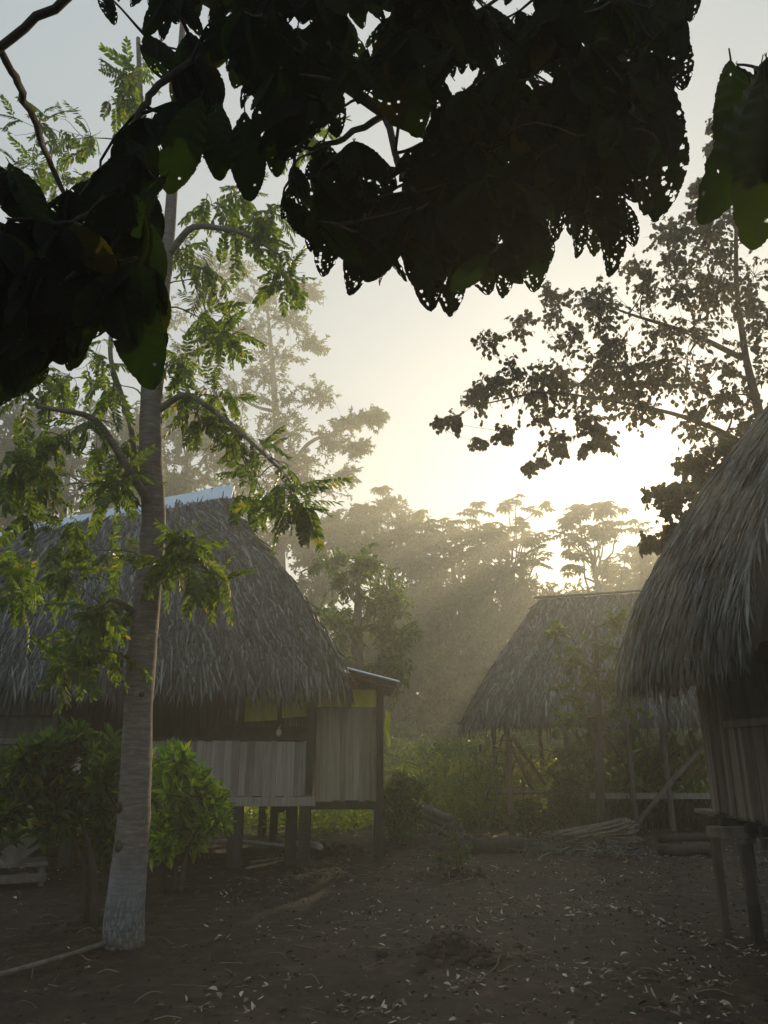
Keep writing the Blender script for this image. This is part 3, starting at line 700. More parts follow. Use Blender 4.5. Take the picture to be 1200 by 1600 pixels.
limb3 = [(P(236, 650, DT), .04), (P(290, 610, DT-.1), .03), (P(370, 670, DT-.3), .02), (P(440, 735, DT-.5), .012)]
limb4 = [(P(216, 960, DT), .035), (P(170, 930, DT-.3), .022), (P(120, 1000, DT-.5), .012)]
limb5 = [(P(205, 560, DT+.3), .03), (P(178, 480, DT+.3), .028), (P(170, 560, DT+.2), .025), (P(205, 660, DT+.1), .03), (P(215, 760, DT), .03)]
pf = []
def puffpx(lst, D, dj=.5):
    out = []
    for x, y, r in lst:
        d = D+rng.uniform(-dj, dj); out.append((P(x, y, d), r*d/1150.))
    return out
pf += puffpx([(60,200,50),(130,215,55),(30,265,50),(100,280,55),(205,115,28),(190,155,28),(170,300,40),(240,190,38),(330,320,45),(375,365,48),(425,395,48),(455,435,32),(330,425,45),(300,395,40),(325,495,36),(350,525,28),(480,205,30),(425,215,30),(380,300,35),(420,330,35)], DT, .5)
pf += puffpx([(150,560,45),(105,595,45),(55,600,40),(180,600,38),(140,670,50),(55,740,50),(120,755,55),(185,755,40),(30,800,50),(105,825,55),(165,860,45),(190,700,36),(30,870,45),(95,900,36),(20,930,30),(70,680,40),(20,720,40)], DT-.1, .6)
pf += puffpx([(120,995,42),(160,1015,36),(105,1035,26),(180,950,30),(150,960,35)], DT-.3, .3)
pf += puffpx([(300,595,42),(340,620,45),(380,675,48),(425,715,50),(450,765,38),(400,750,40),(465,790,22),(305,645,36),(280,560,25)], DT-.3, .4)
pf += puffpx([(262,872,24),(305,885,30),(345,903,24),(290,860,18),(280,830,16)], DT-.3, .15)
make_tree('feathery_leaved_tree', 'slender grey tree in the left foreground with whitewashed trunk foot and feathery leaves', 'tree', [main, fork, limb1, limb2, limb3, limb4, limb5], pf,
          M['leaf_pinnate'], M['trunk'], TP, .31, per=2.3, twigs=11, trunk_k=20, droop=.5, flat=.8, limb_r=.018, hang=.35)

ft = [o for o in S.objects if o.name == 'feathery_leaved_tree'][0]
for kx, ky, kr in ((186, 1262, .035), (188, 1322, .05), (222, 1085, .022), (246, 905, .02)):
    mb = MB(); c_ = P(kx, ky, DT-.105)-np.array(ft.location); sphere(mb, c_, (kr, .045, kr*1.25), 12, 9); sphere(mb, c_+[kr*.1, -.03, 0], (kr*.5, .03, kr*.7), 10, 7)
    mb.build('knot', M['bark'], ft, smooth=True)
# shrubs by the hut
def shrub(name, label, base, puffs, leaf=.17, per=3, twigs=11, mat='leaf_shrub', stems=2, sr=.02, tpl=None, cat='shrub'):
    b = np.array(base, float); b[2] = g(b[0], b[1])-.05
    cen = np.mean([p[0] for p in puffs], axis=0)
    st = []
    for k in range(stems):
        o = np.array([(k-(stems-1)/2)*.09, rng.normal(0, .04), 0])
        st.append([(b+o, sr*1.2), (b+o*1.2+(cen-b)*.35*np.array([.3, .3, 1]), sr), (b+o*2+(cen-b)*np.array([.7, .7, .85]), sr*.6)])
    return make_tree(name, label, cat, st, puffs, M[mat], M['bark'], tpl or TW, leaf, per=per, twigs=twigs, trunk_k=7, droop=.0, limb_r=.014, hang=-.45, flat=.9)
shrub('leafy_shrub', 'dark green leafy shrub on two thin stems left of the whitewashed trunk', P(140, 1455, 8.1),
      puffpx([(a, b-(b-1180)*.16, r*.78) for a, b, r in [(30,1215,55),(90,1190,55),(150,1180,40),(165,1220,50),(60,1260,60),(120,1250,60),(170,1270,45),(20,1290,50),(90,1310,50),(150,1320,45),(110,1160,26),(10,1240,50),(165,1345,36),(60,1180,35)]], 8.3, .45), leaf=.19, per=2.4, twigs=17, sr=.028)
shrub('leafy_shrub', 'bright leafy shrub, sunlight put into its leaf colour, right of the whitewashed trunk, in front of the plank wall', P(272, 1365, 10.2),
      puffpx([(250+(a-250)*.88, b-(b-1190)*.14+8, r*.72) for a, b, r in [(262,1195,34),(275,1240,42),(310,1215,30),(300,1265,45),(340,1265,34),(335,1300,36),(260,1300,48),(300,1320,38),(350,1290,26),(240,1260,44),(250,1340,38),(285,1180,20),(325,1240,26),(235,1200,30)]], 10.3, .35), leaf=.20, per=2.4, twigs=17, sr=.03, stems=3, mat='leaf_shrub_sunlit')
shrub('leafy_shrub', 'round-topped dense shrub standing just right of the porch posts', P(628, 1325, 15.4),
      puffpx([(628,1225,20),(610,1245,22),(645,1245,22),(628,1260,24),(615,1280,20),(642,1280,20),(628,1300,16)], 15.4, .2), leaf=.13, per=4.5, twigs=18, sr=.02, stems=3)
shrub('sapling', 'thin sparse sapling growing from a low dirt mound in the yard', P(712, 1398, 11.3),
      puffpx([(715,1318,20),(700,1330,20),(727,1335,18),(712,1350,16),(690,1345,12)], 11.3, .1), leaf=.07, per=2.2, twigs=8, stems=2, sr=.006, cat='sapling')
shrub('leafy_shrub', 'dark leafy bush at the left post of the far shelter', P(882, 1305, 16.6),
      puffpx([(880,1185,22),(895,1215,26),(870,1220,24),(888,1250,28),(868,1260,24),(905,1270,22),(880,1290,22),(900,1180,16)], 16.6, .25), leaf=.15, per=4, twigs=16, mat='leaf_far', stems=3)
shrub('leafy_shrub', 'low glinting bush between the far shelter posts and the palm frond pile', P(825, 1310, 17.2),
      puffpx([(825,1262,20),(845,1275,20),(812,1285,18),(848,1295,16),(830,1295,16)], 17.2, .2), leaf=.12, per=4, twigs=15, stems=3)
# slender tree before the far shelter
make_tree('slender_tree', 'slim dark tree standing right in front of the hazy shelter roof', 'tree', [[(P(938, 1310, 15.6), .09), (P(937, 1200, 15.6), .08), (P(935, 1080, 15.6), .06), (P(930, 980, 15.6), .03)]],
          puffpx([(870,990,22),(900,1030,30),(940,1010,30),(890,1080,34),(930,1070,34),(965,1060,30),(905,1120,34),(950,1115,34),(985,1100,28),(880,1130,26),(960,970,20),(1000,1050,22)], 15.5, .5),
          M['leaf_shrub'], M['bark'], [TR], .12, per=10, twigs=14, limb_r=.03, droop=.4)

# dark tree behind the right hut
DR = 12.2
rp = [(1150,330,50),(1100,395,58),(1180,430,58),(1045,430,48),(1000,490,60),(925,460,42),(1080,520,62),(1160,540,60),(965,560,55),(885,540,42),(1030,600,52),(1110,620,42),(850,600,45),(785,598,38),(742,628,28),(705,655,16),(900,640,40),(860,690,28),(940,690,28),(785,675,18),(1130,700,34),(1085,760,30),(1045,800,28),(1012,845,18),(830,730,14),(985,640,38),(1180,600,50),(1190,680,40),(1100,670,40),(1150,760,36),(1060,690,30),(960,590,45),(1090,800,26),(1070,560,50),(1130,820,22),(1020,560,45),(820,620,35),(905,600,45),(1180,490,50),(1110,350,40),(1040,730,26),(1075,720,28),(1120,740,30),(1160,700,34),(1060,770,24),(1025,770,18),(1110,790,24),(1050,830,16),(1060,360,30),(1190,350,40),(1200,500,50),(990,420,30),(1120,460,50),(875,470,30),(945,510,35),
      (1125,185,20),(1130,225,22),(1165,250,26),(1190,290,30),(1100,300,26)]
tk = [(P(1215,900,DR), .14), (P(1205,760,DR), .11), (P(1190,660,DR), .085), (P(1165,560,DR), .06), (P(1150,450,DR), .045), (P(1150,330,DR), .028), (P(1140,200,DR), .02)]
b0 = P(1230, 1250, DR); b0[2] = -.1; tk = [(b0, .16)]+tk
rp = [q if q[1] < 690 else (q[0], q[1], q[2]*.8) for q in rp]
l1 = [(P(1190,710,DR), .06), (P(1120,670,DR-.3), .045), (P(1050,645,DR-.5), .034), (P(950,625,DR-.8), .022), (P(850,610,DR-1), .02), (P(740,635,DR-1.2), .008)]
l2 = [(P(1160,560,DR), .055), (P(1080,520,DR-.2), .04), (P(980,490,DR-.4), .02), (P(920,465,DR-.4), .01)]
make_tree('drooping_leaved_tree', 'large dark tree behind the right hut with drooping leaves silhouetted against the sun', 'tree', [tk, l1, l2], puffpx([(a+b_*1., b+c_*1., r*d_*1.1) for a, b, r in rp for b_, c_, d_ in ((0, 0, 1.15), (rng.normal(0, r*.9), rng.normal(0, r*.7), .8), (rng.normal(0, r*.9), rng.normal(0, r*.7), .7)) if math.hypot(a+b_-1008, b+c_-705) > 58], DR-.4, .9),
          M['leaf_dark'], M['bark'], [TR], .075, per=9, twigs=20, limb_r=.035, droop=.5, hang=.9, flat=.8)

# ------------------------------------------------------------------ forest behind (each tree a thing)
def simple_trunk(x, y, h, r, lean=0):
    z = g(x, y)-.2
    return [(np.array([x, y, z]), r), (np.array([x+lean*.3, y, z+h*.35]), r*.85), (np.array([x+lean*.6, y, z+h*.7]), r*.6), (np.array([x+lean, y, z+h]), r*.2)]
K = 2.0      # the forest stands well behind the clearing
# tall hazy tree left of centre
D = 27.0*K
hp = [(330,470,55),(400,470,50),(450,500,45),(350,540,60),(430,560,50),(480,460,28),(300,560,60),(370,620,60),(440,640,55),(500,620,34),(545,665,30),(580,655,22),(520,690,36),(470,720,50),(400,700,55),(330,700,60),(500,760,50),(440,790,50),(540,745,30),(280,640,60),(560,700,25),(490,540,28),(250,500,50),(260,720,60),(470,830,45),(590,650,16),(410,590,45),(390,520,40),(450,680,50),(400,760,55),(450,740,50),(500,830,50),(430,840,50),(370,420,40),(320,420,40)]
make_tree('tall_hazy_tree', 'tallest hazy tree with layered airy branches rising behind the left hut', 'tree',
          [[(P(440,1200,D)*[1,1,0]+[0,0,-.1], .50), (P(438,900,D), .42), (P(435,700,D), .30), (P(425,560,D), .2), (P(415,450,D), .08)], [(P(436,760,D), .2), (P(480,690,D), .15), (P(540,670,D), .09), (P(590,655,D), .03)]],
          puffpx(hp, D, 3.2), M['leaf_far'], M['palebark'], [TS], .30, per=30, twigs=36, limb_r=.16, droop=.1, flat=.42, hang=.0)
def mass_tree(name, label, px, D, ytop, rx, ybot=1180, n=26, leaf=.23, mat='leaf_far', pr=None, per=30, twigs=30, flat=.75, tpl=None, dx=0, low=.35):
    k = K if D > 21 else 1.; D = D*k; rx = rx*k; leaf = leaf*k; pr = pr*k if pr else None
    c = P(px, ytop, D); x = c[0]; h = c[2]; z0 = P(px, ybot, D)[2]
    pr = pr or rx*.36
    pfs = blob_puffs(x, D, z0+pr*.5, h-pr*.6, rx, rx*.8, n, pr, low=low)
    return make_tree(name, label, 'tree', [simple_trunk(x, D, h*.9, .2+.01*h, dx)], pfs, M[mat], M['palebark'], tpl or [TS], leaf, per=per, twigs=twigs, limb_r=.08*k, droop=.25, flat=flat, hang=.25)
mass_tree('forest_tree', 'dark hazy tree filling the gap above the left end of the blue ridge sheet', 120, 25, 640, 4.2, 1000, n=30)
mass_tree('forest_tree', 'shadowy tree at the far left edge behind the feathery leaves', -60, 22, 600, 3.6, 1000, n=22)
mass_tree('forest_tree', 'hazy broad tree close behind the blue ridge sheet, left of the tallest tree', 300, 31, 620, 4.0, 1000, n=28)
mass_tree('leafy_tree', 'mid-green leafy tree touching the right slope of the left hut roof', 560, 19.5, 850, 1.5, 1120, n=20, leaf=.19, per=12, twigs=20, pr=.62, mat='leaf_shrub')
mass_tree('forest_tree', 'dense hazy tree just right of the porch, reaching down to the bushes', 610, 25, 960, 2.6, 1230, n=28)
mass_tree('forest_tree', 'misty rounded tree left of the sunbeams', 690, 29, 900, 3.6, 1230, n=32)
mass_tree('forest_tree', 'misty rounded tree in the middle of the sunbeams above the ladder', 765, 33, 865, 3.6, 1230, n=34)
mass_tree('forest_tree', 'misty rounded tree behind the left end of the thin ridge pole', 865, 36, 905, 4.2, 1230, n=34, mat='leaf_farwarm')
mass_tree('forest_tree', 'sun-washed tree behind the right end of the thin ridge pole', 975, 38, 890, 4.6, 1230, n=34, mat='leaf_farwarm')
mass_tree('forest_tree', 'pale sunlit tree in the notch beside the right hut roof', 1050, 44, 850, 4.6, 1230, n=34, mat='leaf_farwarm')
mass_tree('forest_tree', 'tree hidden mostly behind the slope of the right hut roof', 1160, 40, 760, 5.5, 1230, n=30, mat='leaf_farwarm')
mass_tree('forest_tree', 'spreading hazy tree with lacy top right of the tallest tree', 590, 36, 770, 3.6, 1150, n=32, low=.4, pr=1.0, leaf=.2, flat=.5)
mass_tree('forest_tree', 'lacy hazy tree rising behind the mid-green tree by the left hut roof', 500, 33, 790, 3.6, 1100, n=28, flat=.5, leaf=.2, pr=1.0)
# umbrella-leaved trees with open branching
def umbrella_tree(label, px, D, ytop, spread, n=16, leaf=.62, mat='leaf_farwarm', lowpx=None):
    c = P(px, ytop, D*K); x, h = c[0], c[2]/K; root_z = g(x, D*K)-.2
    root = thing('umbrella_leaved_tree', label, 'tree', (x, D*K, root_z), 0); root.scale = (K, K, K)
    tb = MB(); tops = []
    tb.tube(wander((0,0,0), (rng.normal(0,.2), 0, h*.72), 8, .015), np.linspace(.16, .09, 8), 8)
    for i in range(n):
        a = i*2.4+rng.normal(0, .3); zs = h*rng.uniform(.42, .72); r = spread*math.sqrt(rng.uniform(.08, 1))
        e = np.array([math.cos(a)*r, math.sin(a)*r, h*(.985-.20*(r/spread)**2)-rng.uniform(0, h*.10)-root_z])
        mid = np.array([e[0]*.55, e[1]*.55, zs+(e[2]-zs)*.35]); s = np.array([0, 0, zs])
        t = np.linspace(0, 1, 7)[:, None]; path = (1-t)**2*s+2*t*(1-t)*mid+t*t*e
        path[1:-1] += rng.normal(0, .06, (5, 3)); tb.tube(path, np.linspace(.06, .02, 7), 5); tops.append((e, path))
        if rng.random() < .8:
            e2 = path[4]+np.array([rng.normal(0, .8), rng.normal(0, .8), rng.uniform(.5, 1.2)]); tb.tube(wander(path[4], e2, 4, .05), [.03, .025, .02, .015], 4); tops.append((e2, path))
    pos, dr, sc = [], [], []
    for e, path in tops:
        for k in range(rng.integers(6, 11)):
            a = rng.uniform(0, 2*math.pi); r = rng.uniform(.05, .75); q = e+np.array([math.cos(a)*r, math.sin(a)*r, rng.uniform(-.15, .22)-.25*r])
            tb.tube([e, (e+q)/2+[0, 0, .06], q], .010, 3, caps=False)
            pos.append(q); dr.append([math.cos(a), math.sin(a), rng.normal(-.1, .25)]); sc.append(leaf*rng.uniform(.55, 1.05)*.62)
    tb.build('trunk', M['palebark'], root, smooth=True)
    cb = MB(); cb.scatter(*TU, np.array(pos), frames(np.array(dr), None, rng.normal(0, .3, len(pos))), np.array(sc)); cb.build('crown', M[mat], root)
    return root
umbrella_tree('umbrella-leaved tree nearest the tallest hazy tree, on the misty skyline', 610, 34, 752, 2.3, n=18)
umbrella_tree('umbrella-leaved tree at the middle of the misty skyline, with thin bare forks', 712, 35, 762, 1.7, n=15)
umbrella_tree('wide umbrella-leaved tree directly left of the sun glow', 788, 33, 752, 1.7, n=18)
umbrella_tree('umbrella-leaved tree glowing yellow just under the sun', 920, 32, 755, 1.6, n=13)
umbrella_tree('low umbrella-leaved tree beside the right hut roof under the glow', 985, 36, 838, 2.2, n=18)
umbrella_tree('small umbrella-leaved tree peeping out left of the glow on the skyline', 655, 37, 800, 1.8, n=15)
umbrella_tree('umbrella-leaved tree at the roof edge of the right hut', 1050, 34, 830, 2.2, n=14)
# green tree with yellow-green lower branches beside the left hut roof
# undergrowth: mass of low plants nobody could count
ub = MB()
def under(n, xr, yr, hfun, size, tplw):
    x = rng.uniform(*xr, n); y = rng.uniform(*yr, n); h = hfun(x, y); z = gh(x, y)+rng.random(n)**.7*h
    d = unit(np.stack([rng.normal(0, .6, n), rng.normal(0, .6, n), rng.uniform(-.2, 1, n)], -1))
    ub.scatter(*tplw, np.stack([x, y, z], -1), frames(d, None, rng.normal(0, .7, n)), size*rng.uniform(.6, 1.3, n))
under(42000, (-16, 16), (22, 33), lambda x, y: .9+1.2*np.clip((y-22)/8, 0, 1)*(1+vnoise(x*.5, y*.5))+1.5*np.maximum(0, vnoise(x*.35+7, y*.35)), .22, TS)
under(16000, (-40, 40), (40, 90), lambda x, y: 1.5+3.5*np.maximum(0, vnoise(x*.2+7, y*.2)+.3), .5, TS)
wb_ = ub; ub = MB()
under(12000, (-9, 9), (19.2, 23.5), lambda x, y: .35+.9*np.maximum(0, vnoise(x*.7+2, y*.7)), .16, TS)
under(7000, (-8, .8), (16.2, 19.5), lambda x, y: .3+.7*np.maximum(0, vnoise(x*.9+2, y*.9)+.2), .13, TS)
tag(ub.build('weeds', M['leaf_corn']), 'bright green weeds behind the left hut and round the maize, coloured as if sunlit', 'weeds', kind='stuff'); ub = wb_  # brighter leaf colour than the undergrowth, in place of sunlight on the weeds
o_ = ub.build('undergrowth', M['leaf_far']); tag(o_, 'low tangled green undergrowth at the foot of the forest', 'undergrowth', kind='stuff')
# far-off wood closing the horizon
fb = MB(); n = 52000
a = rng.uniform(-1.1, 1.1, n); rr = rng.uniform(100, 122, n); x = np.sin(a)*rr*1.1; y = np.cos(a)*rr
hh = 18+10*vnoise(x*.06+4, y*.03)+6*vnoise(x*.25, y*.25) + 6.0*np.clip(-x/50, 0, 1)
z = rng.random(n)**.75*hh
d = unit(rng.normal(0, 1, (n, 3)))
fb.scatter(*TS, np.stack([x, y, z], -1), frames(d), 1.5*rng.uniform(.6, 1.3, n))
o_ = fb.build('far_wood', M['leaf_far']); tag(o_, 'far-off hazy wood closing the view behind all other trees', 'wood', kind='stuff')

# ------------------------------------------------------------------ maize and broad-leaved plants
def maize_mesh(seed, h=1.7, nl=9, lw=.075, ll=.75, straight=.5):
    r = np.random.default_rng(seed); mb = MB(); mb.tube([(0,0,0), (r.normal(0,.02),0,h*.5), (r.normal(0,.04),r.normal(0,.04),h)], [.016,.013,.006], 5)
    for i in range(nl):
        a = i*math.pi+r.normal(0, .5); z = h*(.12+.8*i/nl); L = ll*r.uniform(.7, 1.15); el = r.uniform(.7, 1.25)
        V = []
        for t in np.linspace(0, 1, 6):
            ho = L*t*math.cos(el*(1-straight*t)); up = L*(math.sin(el)*t-(1.15-straight)*.75*t*t)
            wv = lw*.5*math.sin(math.pi*min(1, .12+.88*t))**.7*(1-.35*t)+.001
            c = np.array([math.cos(a)*ho, math.sin(a)*ho, z+up]); s = np.array([-math.sin(a), math.cos(a), 0])*wv
            V.append([c-s, c+np.array([0, 0, -.012]), c+s])
        mb.grid(np.array(V))
    if nl > 7:
        for k in range(5):
            a = r.uniform(0, 6.3); mb.tube([(0, 0, h-.02), (math.cos(a)*.08, math.sin(a)*.08, h+.16), (math.cos(a)*.16, math.sin(a)*.16, h+.22)], .005, 3)
    return mb
def repeat(meshes, name, label, cat, group, spots, smin=.85, smax=1.15):
    for i, (x, y) in enumerate(spots):
        src = meshes[i % len(meshes)]
        o = src if i < len(meshes) else src.copy()
        if i >= len(meshes): S.collection.objects.link(o)
        o.location = (x, y, g(x, y)-.03); o.rotation_euler = (rng.normal(0, .06), rng.normal(0, .06), rng.uniform(0, 6.28))
        o.scale = (rng.uniform(smin, smax),)*3
        tag(o, label, cat, group)
mm = [maize_mesh(i, h=1.45+.2*(i % 3), ll=.58, straight=.62).build('maize_plant', M['leaf_corn']) for i in range(4)]
sp = []
for D_ in np.arange(18.6, 23.2, .62):
    for px in np.arange(650, 868, 15+rng.uniform(0, 3)):
        if D_ < 19.2 and px > 770: continue
        sp.append((PX(px+rng.uniform(-7, 7), D_), D_+rng.uniform(-.25, .25)))
repeat(mm, 'maize_plant', 'sunlit green maize plant in the rows left of and behind the ladder', 'maize', 'maize plants behind the ladder', sp)
mm = [maize_mesh(20+i, h=1.55+.2*i, nl=11, lw=.12, ll=.85, straight=.75).build('maize_plant', M['leaf_corn']) for i in range(3)]
sp = []
for D_ in np.arange(18.6, 21.5, .7):
    for px in np.arange(900, 1110, 19):
        sp.append((PX(px+rng.uniform(-8, 8), D_), D_+rng.uniform(-.3, .3)))
repeat(mm, 'maize_plant', 'broad-leaved maize plant seen between the poles under the hazy shelter', 'maize', 'maize plants behind the shelter', sp, .8, 1.25)
# dark hedge of tall grass under the shelter floor
gb = MB(); n = 2600; x = rng.uniform(PX(905, 17.9), PX(1112, 17.9), n); y = rng.uniform(17.8, 18.6, n)
d = unit(np.stack([rng.normal(0, .25, n), rng.normal(0, .25, n), np.ones(n)], -1))
gb.scatter(*T_simple(.06, .01, .5), np.stack([x, y, gh(x, y)-.03], -1), frames(d, unit(rng.normal(0, 1, (n, 3)))), rng.uniform(.4, .8, n))
tag(gb.build('tall_grass', M['leaf_shrub']), 'dark tall grass under the floor of the hazy shelter', 'grass', kind='stuff')

# ------------------------------------------------------------------ logs, poles, piles
def log(label, p, q, r, mat='darkwood', name='log', cat='log', k=10, bend=.02):
    p = np.array(p, float); q = np.array(q, float)
    mb = MB(); mb.tube(wander(p, q, 8, bend), r*rng.uniform(.93, 1.05, 8), k, bump=.03)
    o = mb.build(name, M[mat], smooth=True, loc=tuple((p+q)/2)); return tag(o, label, cat)
def onG(px, py, up=0.0):      # ground point under a photo pixel
    v = 800.-py; dh = F*CT-v*ST; dz = v*CT+F*ST; D = 4.
    for D in np.arange(5, 60, .05):
        X = (px-600)/dh*D
        if EYE+dz/dh*D <= g(X, D): break
    return np.array([X, D, g(X, D)+up])
log('short thick dark log lying left of the palm frond pile', onG(738, 1333, .10), onG(816, 1333, .11), .13)
log('thick log lying at the right, nearest the right hut', onG(1035, 1338, .07), onG(1112, 1336, .07), .10)
log('thinner log lying just behind the thick one near the right hut', onG(1030, 1322, .12), onG(1125, 1322, .12), .07)
log('long bamboo pole lying on the ground left of the whitewashed trunk', onG(-40, 1545, .03), onG(163, 1489, .05), .02, 'wood', 'bamboo_pole', 'pole', bend=.004)
log('pale pole lying beneath the left hut floor', onG(335, 1322, .12)+[0,-.4,0], onG(462, 1334, .10), .028, 'paleboard', 'bamboo_pole', 'pole')
log('short fat pale pole under the left hut near its corner stilts', onG(438, 1325, .10), onG(500, 1334, .10), .05, 'paleboard', 'bamboo_pole', 'pole')
for k, (a, b) in enumerate((((385, 1362), (470, 1345)), ((392, 1352), (465, 1340)))):
    log(['nearer of two brown sticks on the ground under the left hut', 'farther of two brown sticks on the ground under the left hut'][k], onG(*a, .03), onG(*b, .05), .022, 'pole', 'stick', 'stick')
# weathered log stack beside the round shrub
tags = ['topmost grey log of the slanting stack beside the round-topped shrub', 'middle grey log of the slanting stack beside the round-topped shrub', 'lowest grey log of the slanting stack beside the round-topped shrub']
for k in range(3):
    a = P(652, 1258+k*9, 16.8); b = P(706, 1280+k*12, 16.2)
    log(tags[k], a, b, .085, 'wood')
tb_ = MB()
for k in range(40):
    c = P(rng.uniform(645, 715), rng.uniform(1285, 1318), rng.uniform(16, 17)); a = rng.uniform(0, 3.14); L = rng.uniform(.2, .6)
    c[2] = max(g(c[0], c[1])+.02, c[2]-.05)
    d = np.array([math.cos(a)*L, math.sin(a)*L*.5, rng.normal(0, .12)]); tb_.tube(wander(c-d, c+d, 4, .05), rng.uniform(.01, .03), 5)
tag(tb_.build('brushwood', M['wood'], smooth=True), 'heap of tangled brushwood under the slanting log stack', 'brushwood', kind='stuff')
# pile of split palm stems and fronds
FP = thing('palm_stem_pile', 'long low pile of split palm stems lying before the hazy shelter', 'pile', tuple(onG(930, 1322)))
fl = np.array(FP.location); pb = MB()
for k in range(70):
    z = .04+.36*rng.random()**1.3; a = onG(rng.uniform(850, 900), 1322); b = onG(rng.uniform(975, 1000), 1322)
    a[1] += rng.uniform(-.5, .5); b[1] += rng.uniform(-.3, .3); a[2] += z*.45+.02; b[2] += z+.05
    pb.tube(wander(a, b, 6, .012)-fl, rng.uniform(.012, .03), 5)
pb.build('stems', M['wood'], FP, smooth=True)
db = MB(); n = 1100; t = rng.random(n)
pa = onG(815, 1328); pbb = onG(985, 1335)
ps = pa+(pbb-pa)*t[:, None]+np.stack([rng.normal(0, .15, n), rng.normal(0, .25, n), rng.random(n)*.16*(1-.3*t)], -1)
d = unit(np.stack([rng.normal(-.6, .6, n), rng.normal(-.2, .5, n), rng.normal(-.15, .25, n)], -1))
db.scatter(*TSTRIP, ps, frames(d, None, rng.normal(0, .8, n)), np.stack([rng.uniform(.008, .018, n), rng.uniform(.2, .55, n), rng.uniform(.2, .5, n)], -1))
tag(db.build('dry_fronds', M['thatch']), 'heap of dry palm fronds around the palm stem pile', 'palm fronds', kind='stuff')

# ------------------------------------------------------------------ leaf litter, twigs and clods
lb = MB()
lt = []
for k in range(5):
    v, f = T_simple(.24+.05*k, .02+.035*k, -.35+.18*k); lt.append((v, f))
n = 8200
px = rng.uniform(-60, 1260, n*3); Dn = 5.4+12*rng.random(n*3)**1.05
x = np.array([(p-600)/1310*d for p, d in zip(px, Dn)]); y = Dn
dens = .25+.9*np.clip((px-350)/500, 0, 1)+.6*(vnoise(x*.8, y*.8)+.3)+.5*np.clip((Dn-9)/4, 0, 1)*np.clip((px-500)/300, 0, 1)
dens = dens*np.clip(.35+3.2*np.maximum(0, vnoise(x*1.7+3, y*1.7)+vnoise(x*5, y*5)*.6), 0, 2.2); dens = np.where((px < 330) & (Dn < 11), dens*.22, dens)
keep = rng.random(n*3) < dens*.36; x, y = x[keep], y[keep]; n = len(x)
# a line of swept leaves at the right
m2 = 170; t = rng.random(m2); lx = PX(985, 9)+(3.15-PX(985, 9))*t+rng.normal(0, .07, m2); ly = 9.3-2.2*t+rng.normal(0, .12, m2)
x = np.concatenate([x, lx]); y = np.concatenate([y, ly]); n = len(x)
d = unit(np.stack([rng.normal(0, 1, n), rng.normal(0, 1, n), rng.normal(.05, .18, n)], -1)); idx = rng.integers(0, 5, n)
size = .022+.065*rng.random(n)**1.9
for k in range(5):
    s = idx == k; q = s.sum()
    lb.scatter(*lt[k], np.stack([x[s], y[s], gh(x[s], y[s])+.008+.01*rng.random(q)], -1), frames(d[s], None, rng.normal(0, .35, q)), size[s])
TG = MB()
for k in range(260):
    px_, D_ = rng.uniform(0, 1200), rng.uniform(5.5, 14); X = (px_-600)/1310*D_; L = rng.uniform(.05, .28); a = rng.uniform(0, 6.3)
    b_ = rng.normal(0, .35); u_ = np.linspace(0, 1, 6); p = np.stack([X+np.cos(a+b_*u_)*L*u_, D_+np.sin(a+b_*u_)*L*u_, 0*u_], -1); p[:, 2] = gh(p[:, 0], p[:, 1])+.008+.05*np.sin(u_*3.1)*rng.random()**3
    TG.tube(p, rng.uniform(.0012, .004), 4)
for cx, cy, m, rr_ in ((-0.85, 11.2, 50, .5), (.9, 7.05, 14, .35), (1.0, 11.2, 20, .4)):
    for k in range(m):
        X, Y = cx+rng.normal(0, rr_*.6), cy+rng.normal(0, rr_*.4); L = rng.uniform(.1, .4); a = rng.uniform(0, 6.3)
        b_ = rng.normal(0, .25); u_ = np.linspace(0, 1, 6); q = np.stack([X+np.cos(a+b_*u_)*L*u_, Y+np.sin(a+b_*u_)*L*u_, 0*u_], -1); q[:, 2] = gh(q[:, 0], q[:, 1])+.01+.03*np.sin(u_*3.1)*rng.random()
        TG.tube(q, rng.uniform(.002, .005), 4)
tag(lb.build('leaf_litter', M['litter']), 'dry fallen leaves scattered over the bare earth', 'leaf litter', kind='stuff')
tag(TG.build('fallen_twigs', M['pole'], smooth=True), 'thin dry twigs scattered over the bare earth', 'twigs', kind='stuff')
cb = MB()
for cx, cy, m, rr_, sz in ((.60, 7.15, 90, .20, .03), (.95, 11.3, 60, .3, .03), (-.9, 13.9, 80, .45, .05), (0, 9, 1600, 0, .011), (-2.75, 8.3, 40, .3, .02)):
    for k in range(m):
        if rr_ == 0: D_ = rng.uniform(5.4, 13); X, Y = rng.uniform(-.48, .48)*D_, D_
        else: X, Y = cx+rng.normal(0, rr_), cy+rng.normal(0, rr_*.8)
        s_ = sz*rng.uniform(.4, 1.6); t0 = cb.n
        pts = rng.normal(0, 1, (1, 3)); sphere(cb, (X, Y, g(X, Y)+s_*.25), (s_*rng.uniform(.7, 1.4), s_*rng.uniform(.7, 1.3), s_*rng.uniform(.5, 1)), 7, 5)
        cb.v[-1] += rng.normal(0, s_*.06, cb.v[-1].shape)*0
tag(cb.build('dirt_clods', M['clod'], smooth=False), 'crumbled clods of dark earth strewn over the yard', 'dirt', kind='stuff')

